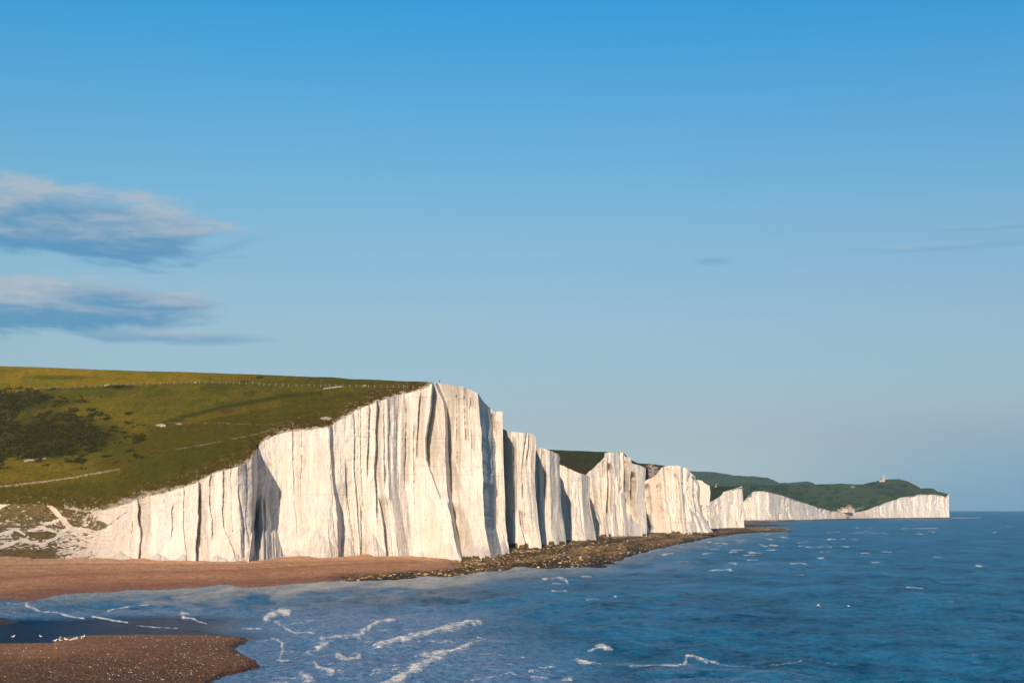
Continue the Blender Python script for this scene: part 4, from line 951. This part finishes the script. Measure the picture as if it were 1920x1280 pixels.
# ------------------------------------------------------------------ fences
def fence(name, pts, h, w, label, wires=3):
    root = empty(name, pts[0]); tag(root, label, 'fence')
    base = Vector(pts[0]); g = random.Random(3); tops = []
    for p in pts:
        bm = bmesh.new(); hh = h*g.uniform(.92, 1.08)
        bmesh.ops.create_cone(bm, cap_ends=True, segments=8, radius1=w/2, radius2=w/2*.9, depth=hh+.3)
        bmesh.ops.translate(bm, verts=bm.verts, vec=(0, 0, (hh-.3)/2))
        me = bpy.data.meshes.new('post'); bm.to_mesh(me); bm.free()
        o = link('post', me, M_POST, root); o.location = Vector(p)-base; o.rotation_euler = (g.uniform(-.05, .05), g.uniform(-.07, .07), 0); tops.append(Vector(p)-base)
    bm = bmesh.new()
    for a, b in zip(tops[:-1], tops[1:]):
        for i in range(wires):
            z = h*(.3+.3*i); d = (b-a); L = d.length
            m = Matrix.Translation((a+b)/2+Vector((0, 0, z))) @ d.to_track_quat('Z', 'Y').to_matrix().to_4x4()
            bmesh.ops.create_cone(bm, segments=4, radius1=.012, radius2=.012, depth=L, matrix=m)
    me = bpy.data.meshes.new('wire'); bm.to_mesh(me); bm.free(); link('wire', me, M_WIRE, root)
g = random.Random(12)
FPY = [(5, 736.5), (92, 729.5), (200, 724.5), (366, 718.5), (474, 720), (495, 723.5), (555, 724.5), (656, 725.5), (775, 728), (795, 727)]
xs = [5, 18, 31, 44, 56, 68, 80, 92, 106, 118, 126, 131, 141, 155, 167, 178, 190, 200, 214, 226, 240, 252, 264, 275, 288, 301, 314, 327, 340, 351, 360, 374, 385, 399, 412, 424, 437, 449, 462, 474, 486, 495, 505, 517, 530, 541, 555, 567, 579, 590, 602, 610, 618, 630, 643, 656, 668, 680, 691, 703, 714, 726, 737, 748, 757, 765, 775]
fence('hilltop_fence', [grass_at(x, float(interp(x, FPY))) for x in xs], 1.35, .22, 'long pale post and wire fence running along the top of the green hill')
bx = [-34, -16, 1, 18, 37, 54, 71, 80, 88, 98]
def slump_at(px, py):
    A_ = VA[:, :, :]; PP = 960+A_[..., 0]/A_[..., 1]*F; QQ = E-(A_[..., 2]-H)/A_[..., 1]*F
    i = np.unravel_index(np.argmin((PP-px)**2+(QQ-py)**2), PP.shape); return Vector(A_[i])
fence('beach_fence', [slump_at(x, 1051.5)+Vector((0, -.5, 0)) for x in bx], 1.5, .14, 'short post and wire fence at the foot of the green slope beside the beach')

# small plants on the top of the beach
M_KALE = leaf_mat('kale_leaves', [(0, (.05, .045, .03)), (1, (.10, .09, .06))])
for i, (px, wd, lab) in enumerate(((10, .5, 'dark low plant on the beach in front of the first fence posts'), (17, .8, 'dark low plant on the beach by the second fence post'), (37, .7, 'dark low plant on the beach under the third fence post, the right one of three'))):
    p = slump_at(px, 1052); p.y -= 3; p.z = 4.1
    e = empty('beach_plant', p); tag(e, lab, 'plant', 'dark plants at the top of the beach')
    leaf_cloud('foliage', [(j*.35-wd/2, 0, 0) for j in range(4)], [.38]*4, .12, M_KALE, 60, e, 40+i)

# ------------------------------------------------------------------ person on the clifftop
def skin_mesh(name, verts, edges, rads, mat, parent=None, sub=1, root=0):
    me = bpy.data.meshes.new(name); me.from_pydata(verts, edges, []); o = bpy.data.objects.new(name, me); C.objects.link(o)
    sk = o.modifiers.new('Skin', 'SKIN')
    for i, r in enumerate(rads): me.skin_vertices[0].data[i].radius = (r, r) if not isinstance(r, tuple) else r
    me.skin_vertices[0].data[root].use_root = True
    if sub:
        m = o.modifiers.new('Sub', 'SUBSURF'); m.levels = m.render_levels = sub
    dg = bpy.context.evaluated_depsgraph_get(); ev = o.evaluated_get(dg); me2 = bpy.data.meshes.new_from_object(ev)
    bpy.data.objects.remove(o); bpy.data.meshes.remove(me)
    for p_ in me2.polygons: p_.use_smooth = True
    me2.materials.clear(); return link(name, me2, mat, parent)
def build_person():
    i = int(np.argmin(np.abs(gP[0]-823.5))); p = Vector(gV[0, i])+Vector((0, 2.2, .15)); p.z = gV[0, i, 2]+.1
    e = empty('person', p, 2.2); tag(e, 'distant walker in dark clothes standing on the highest point of the white cliff', 'person')
    skin = flat_mat('skin', (.48, .30, .21)); dark = flat_mat('dark_jacket', (.035, .045, .055)); jeans = flat_mat('trousers', (.04, .055, .09)); hairm = flat_mat('hair', (.03, .02, .012)); boot = flat_mat('boots', (.05, .035, .02))
    V = [(0, 0, .93), (0, 0, 1.12), (0, -.01, 1.32), (0, 0, 1.45), (0, .01, 1.53), (0, .03, 1.62), (0, .02, 1.72),
         (.10, 0, .88), (.12, .04, .50), (.12, 0, .09), (.12, .14, .04), (-.10, 0, .88), (-.13, -.03, .50), (-.15, -.06, .09), (-.16, .08, .04),
         (.18, 0, 1.42), (.25, -.04, 1.16), (.23, .06, .92), (.22, .09, .84), (-.18, 0, 1.42), (-.26, -.03, 1.16), (-.24, .08, .93), (-.23, .11, .85)]
    Ed = [(0, 1), (1, 2), (2, 3), (3, 4), (4, 5), (5, 6), (0, 7), (7, 8), (8, 9), (9, 10), (0, 11), (11, 12), (12, 13), (13, 14), (3, 15), (15, 16), (16, 17), (17, 18), (3, 19), (19, 20), (20, 21), (21, 22)]
    Rr = [.14, .13, .16, .12, .055, .085, .075, .10, .06, .04, .035, .10, .06, .04, .035, .065, .05, .035, .03, .065, .05, .035, .03]
    body = skin_mesh('body', V, Ed, Rr, skin, e)
    skin_mesh('jacket', [(0, 0, .86), (0, 0, 1.12), (0, -.01, 1.32), (0, 0, 1.44), (.19, 0, 1.42), (.26, -.04, 1.16), (.24, .05, .95), (-.19, 0, 1.42), (-.27, -.03, 1.16), (-.25, .07, .96)],
              [(0, 1), (1, 2), (2, 3), (3, 4), (4, 5), (5, 6), (3, 7), (7, 8), (8, 9)], [.19, .165, .19, .13, .085, .07, .055, .085, .07, .055], dark, body)
    skin_mesh('trousers', [(0, 0, .95), (.10, 0, .86), (.12, .04, .50), (.12, 0, .12), (-.10, 0, .86), (-.13, -.03, .50), (-.15, -.06, .12)], [(0, 1), (1, 2), (2, 3), (0, 4), (4, 5), (5, 6)], [.16, .115, .08, .06, .115, .08, .06], jeans, body)
    skin_mesh('hair', [(0, 0, 1.64), (0, -.03, 1.70), (0, .02, 1.75)], [(0, 1), (1, 2)], [.085, .095, .07], hairm, body)
    for sx, sy in ((.12, 0), (-.15, -.06)):
        skin_mesh('boot', [(sx, sy-.03, .06), (sx, sy+.08, .05), (sx, sy+.16, .04)], [(0, 1), (1, 2)], [.06, .055, .045], boot, body)
build_person()

# ------------------------------------------------------------------ sheep by the fence
def build_sheep():
    e = empty('sheep', (0, 0, 0)); wool = flat_mat('wool', (.42, .38, .29), var=.06); face = flat_mat('sheep_face', (.62, .55, .42)); hoof = flat_mat('hoof', (.06, .05, .04))
    V = [(-.42, 0, .62), (-.15, 0, .66), (.18, 0, .66), (.40, 0, .72), (.56, 0, .86), (.70, 0, .88), (.84, 0, .80), (-.55, 0, .60)]
    Ed = [(0, 1), (1, 2), (2, 3), (3, 4), (4, 5), (5, 6), (0, 7)]; Rr = [(.24, .24), (.29, .28), (.28, .27), (.20, .20), .12, .10, .055, .06]
    n = len(V)
    for sx, fr in ((-.36, 0), (.30, 1)):
        for sy in (-.13, .13):
            b = len(V)
            V += [(sx, sy, .42), (sx+(.05 if fr else -.07), sy, .24), (sx+(.02 if fr else 0), sy, .03)]
            Ed += [(2 if fr else 0, b), (b, b+1), (b+1, b+2)]; Rr += [.08, .045, .035]
    body = skin_mesh('body', V, Ed, Rr, wool, e, 1, 1)
    for sy in (-1, 1):
        skin_mesh('ear', [(.66, sy*.08, .93), (.62, sy*.20, .92)], [(0, 1)], [.03, .02], face, body)
        skin_mesh('horn_hoof', [(.32, sy*.13, .03), (.34, sy*.13, .0)], [(0, 1)], [.045, .04], hoof, body).name = 'hoof'
        skin_mesh('hoof', [(-.36, sy*.13, .03), (-.34, sy*.13, .0)], [(0, 1)], [.045, .04], hoof, body)
    return e
def copy_tree(o, parent=None):
    c = o.copy(); C.objects.link(c); c.parent = parent
    for ch in [x for x in o.children]: copy_tree(ch, c)
    return c
shp = build_sheep()
for i, (px, py, rz, sc, lab) in enumerate(((198, 724.5, .4, 1.2, 'pale sheep by the hilltop fence, the left one of two'), (204, 724, 2.6, 1.0, 'pale sheep by the hilltop fence, the right one of two beside the dark shrub'),
     (684, 726, .1, 1.0, 'lone white sheep at the fence near the right end of the hilltop'), (367, 719.5, 3.0, .9, 'lone pale sheep in the middle of the hilltop fence line'))):
    o = shp if i == 0 else copy_tree(shp)
    o.location = grass_at(px, py)+Vector((0, -1, 0)); o.rotation_euler.z = rz; o.scale = (sc,)*3; tag(o, lab, 'sheep', 'sheep along the hilltop fence')

# ------------------------------------------------------------------ gulls
def build_gull():
    e = empty('gull', (0, 0, 0)); white = flat_mat('gull_white', (.80, .78, .74), var=.04); grey = flat_mat('gull_grey', (.40, .42, .45)); yel = flat_mat('gull_beak', (.70, .45, .06)); blk = flat_mat('gull_black', (.02, .02, .02)); pink = flat_mat('gull_leg', (.55, .35, .28))
    body = skin_mesh('body', [(-.20, 0, .20), (-.10, 0, .22), (.02, 0, .235), (.11, 0, .26), (.15, 0, .33), (.165, 0, .385), (.20, 0, .39)],
        [(i, i+1) for i in range(6)], [(.03, .02), (.065, .06), (.085, .08), (.065, .065), .038, .042, .025], white, e, 2, 2)
    for s in (-1, 1):
        skin_mesh('wing', [(.08, s*.06, .27), (-.04, s*.075, .265), (-.18, s*.045, .235), (-.27, s*.02, .22)], [(0, 1), (1, 2), (2, 3)], [(.035, .02), (.055, .025), (.035, .015), (.012, .008)], grey, e, 1)
        skin_mesh('leg', [(.01, s*.035, .17), (.0, s*.035, .09), (.015, s*.035, .01), (.05, s*.035, .006)], [(0, 1), (1, 2), (2, 3)], [.010, .007, .007, .012], pink, e, 0)
    skin_mesh('tail', [(-.20, 0, .20), (-.30, 0, .19)], [(0, 1)], [(.035, .012), (.04, .008)], white, e, 1)
    skin_mesh('beak', [(.205, 0, .385), (.24, 0, .38), (.262, 0, .368)], [(0, 1), (1, 2)], [.013, .011, .006], yel, e, 1)
    return e
gull0 = build_gull(); first = True
GU = [(24.7, 1196, .3, 1.25, 1, 'white gull standing in the shallow channel, leftmost of the flock'), (76, 1195, 2.9, 1.05, 1, 'white gull alone in the channel between the leftmost gull and the spit'), (113, 1195.5, 1.2, 1.1, 0, 'white gull standing topmost at the spit edge above the flock'),
      (103.4, 1207, .2, 1.3, 0, 'white gull at the water edge, first of the group on the spit'), (113.6, 1208, 3.0, 1.1, 0, 'white gull directly below the topmost one on the spit'), (124, 1208, 3.3, 1.45, 0, 'largest white gull, stretched low in the middle of the group on the spit'),
      (132.5, 1208, .1, .9, 0, 'small white gull just right of the largest one'), (136, 1208.5, 1.4, 1.0, 0, 'white gull lowest in the tight cluster of four'), (137.8, 1206, 2.4, 1.0, 0, 'white gull in the middle of the tight cluster of four'),
      (141.5, 1204.5, .5, 1.15, 0, 'white gull at the upper right of the tight cluster of four'), (144.6, 1206.6, 1.6, 1.0, 0, 'white gull right of the tight cluster with a gap'), (153.2, 1205.4, 2.0, 1.05, 0, 'white gull second from the right end of the flock'),
      (156.5, 1200.5, .2, 1.3, 0, 'white gull at the right end of the flock, a little higher up the spit')]
for (px, py, rz, sc, onw, lab) in GU:
    o = gull0 if first else copy_tree(gull0); first = False
    o.location = sea_point(px, py, -.05) if onw else spit_at(px, py); o.rotation_euler.z = rz; o.scale = (sc*1.25,)*3
    tag(o, lab, 'gull', 'gulls at the edge of the shingle spit')
for (px, py, rz, lab) in ((1534, 1136, .4, 'white gull sitting on the open sea, left one of the pair'), (1592, 1138, 2.8, 'white gull sitting on the open sea, right one of the pair'), (1538, 1137.2, 1.4, 'smaller white gull on the sea close to the left one of the pair')):
    o = copy_tree(gull0); o.location = sea_point(px, py, .25)-Vector((0, 0, .12)); o.rotation_euler.z = rz; o.scale = (1.7 if 'smaller' not in lab else 1.1,)*3
    tag(o, lab, 'gull', 'gulls floating on the open sea')

# ------------------------------------------------------------------ lighthouse and buildings far away
STONE = flat_mat('pale_stone', (.40, .35, .29)); WHITE = flat_mat('white_wall', (.46, .42, .36), var=.05); SLATE = flat_mat('slate_roof', (.16, .13, .12)); TILE = flat_mat('tile_roof', (.26, .17, .12)); GLASS = flat_mat('dark_glass', (.03, .04, .05), .15); TIMBER = flat_mat('dark_timber', (.13, .08, .05))
def part(name, fn, mat, parent, bevel=0):
    bm = bmesh.new(); fn(bm)
    me = bpy.data.meshes.new(name); bm.to_mesh(me); bm.free(); o = link(name, me, mat, parent); return o
def box(bm, c, s):
    bmesh.ops.create_cube(bm, size=1, matrix=Matrix.Translation(c) @ Matrix.Diagonal((*s, 1)))
def cone(bm, c, r1, r2, h, seg=20):
    bmesh.ops.create_cone(bm, cap_ends=True, segments=seg, radius1=r1, radius2=r2, depth=h, matrix=Matrix.Translation((c[0], c[1], c[2]+h/2)))
def gable(bm, c, s):
    x, y, z = c; w, d, h = s
    v = [bm.verts.new(p) for p in ((x-w/2, y-d/2, z), (x+w/2, y-d/2, z), (x+w/2, y+d/2, z), (x-w/2, y+d/2, z), (x-w/2, y, z+h), (x+w/2, y, z+h))]
    for f in ((0, 1, 5, 4), (3, 4, 5, 2), (0, 4, 3), (1, 2, 5), (0, 3, 2, 1)): bm.faces.new([v[i] for i in f])
def at_px(px, py, Y): return Vector(((px-960)/F*Y, Y, H+(E-py)/F*Y))
lp = at_px(1656, 901.5, 3060); m1 = 3060/F
L = empty('lighthouse', lp); L.scale = (.82, .82, .82); tag(L, 'pale stone lighthouse with attached keeper house on the far hilltop', 'lighthouse')
tw = part('tower', lambda b: (cone(b, (1.6, 0, -2), 3.6, 2.7, 13.0), cone(b, (1.6, 0, 11), 3.4, 3.4, .7)), STONE, L)
part('window', lambda b: [box(b, (1.3, -2.95-.1*0, z), (.8, .9, 1.4)) for z in (3, 7)], GLASS, tw)
part('lantern', lambda b: (cone(b, (1.6, 0, 11.7), 2.1, 2.1, 2.6), cone(b, (1.6, 0, 14.3), 2.3, .3, 1.4)), WHITE, L)
hs = part('keeper_house', lambda b: (box(b, (-3.6, 0, 1.5), (6.5, 7, 7)), box(b, (-1.2, 1, 3), (4, 5, 10))), STONE, L)
part('roof', lambda b: gable(b, (-3.6, 0, 5.0), (7, 7.6, 2.2)), SLATE, L)
part('window', lambda b: [box(b, (x, -3.5, 2.4), (.9, .12, 1.3)) for x in (-5.4, -3.4, -1.6)], GLASS, hs)
part('annex', lambda b: box(b, (-8.6, 0, -.2), (4, 5, 4)), STONE, L)
def house(name, px, py, Y, w, d, h, rh, wm, rm, label, group=None, rz=0):
    e = empty(name, at_px(px, py, Y), rz); tag(e, label, 'house', group)
    wl = part('wall', lambda b: box(b, (0, 0, h/2-1), (w, d, h+2)), wm, e)
    rf = part('roof', lambda b: gable(b, (0, 0, h-.02), (w+.6, d+.8, rh)), rm, e)
    part('chimney', lambda b: box(b, (w*.32, 0, h+rh), (.9, .9, 1.6)), wm, rf)
    n = max(2, int(w/3.2))
    for i in range(n): part('window', lambda b: box(b, (-w/2+w*(i+.5)/n, -d/2, h*.6), (1.1, .14, 1.3)), GLASS, wl)
    part('door', lambda b: box(b, (0, -d/2, 1.0), (1.0, .16, 2.0)), TIMBER, wl)
g4 = 'buildings at the far gap in the cliffs'
house('house', 1574, 958.6, 2674, 9, 7, 3.2, 2.4, STONE, SLATE, 'smallest house of the far gap, at its left end', g4)
house('house', 1583, 958.4, 2678, 12, 8, 5.0, 3.0, WHITE, TILE, 'wide pale house in the far gap, second from the left', g4)
house('house', 1592, 958.4, 2681, 8, 8, 8.0, 4.0, STONE, TILE, 'tallest house of the far gap, straight above the dark stair tower', g4, .5)
house('house', 1597.5, 958.6, 2685, 8, 7, 4.2, 2.4, WHITE, SLATE, 'low pale house right of the tallest one in the far gap', g4)
house('house', 1342, 911.3, 1640, 2.2, 2, 1.2, .8, WHITE, SLATE, 'tiny white hut on the turf above the wedge shaped cliff')
house('house', 1686.5, 898.6, 3200, 5, 4, 1.4, 1.4, WHITE, SLATE, 'tiny pale hut on the hill brow right of the lighthouse')
sp = at_px(1592, 969.5, 2655)
st = empty('stair_tower', sp); tag(st, 'dark stair tower standing against the low cliff in the far gap', 'stair tower')
for sx in (-2.2, 2.2):
    for sy in (-2, 2): part('leg', lambda b: box(b, (sx, sy, 4.5), (.5, .5, 10)), TIMBER, st)
for i in range(4): part('flight', lambda b: bmesh.ops.create_cube(b, size=1, matrix=Matrix.Translation((0, -1.2 if i % 2 else 1.2, 1.6+2.3*i)) @ Matrix.Rotation(.48*(1 if i % 2 else -1), 4, 'Y') @ Matrix.Diagonal((4.6, 1.4, .35, 1))), TIMBER, st)
part('landing', lambda b: [box(b, (0, 0, z), (5, 4.6, .3)) for z in (3.0, 6.2, 9.2)], TIMBER, st)

# ------------------------------------------------------------------ haze
def build_haze():
    me = bpy.data.meshes.new('haze'); bm = bmesh.new()
    x0, x1, y0, y1, z0, z1 = -26000, 26000, -4000, 25000, -100, 190
    bmesh.ops.create_cube(bm, size=1, matrix=Matrix.Translation(((x0+x1)/2, (y0+y1)/2, (z0+z1)/2)) @ Matrix.Diagonal((x1-x0, y1-y0, z1-z0, 1)))
    bm.to_mesh(me); bm.free()
    m = bpy.data.materials.new('haze'); m.use_nodes = True; t = m.node_tree; t.nodes.clear()
    out = t.nodes.new('ShaderNodeOutputMaterial'); v = t.nodes.new('ShaderNodeVolumePrincipled')
    v.inputs['Color'].default_value = (.36, .70, 1.0, 1); v.inputs['Density'].default_value = HAZE; v.inputs['Anisotropy'].default_value = 0.0
    t.links.new(v.outputs[0], out.inputs['Volume'])
    tag(link('haze', me, m), 'thin blue air haze', kind='stuff')
HAZE = 4.2e-5
build_haze()
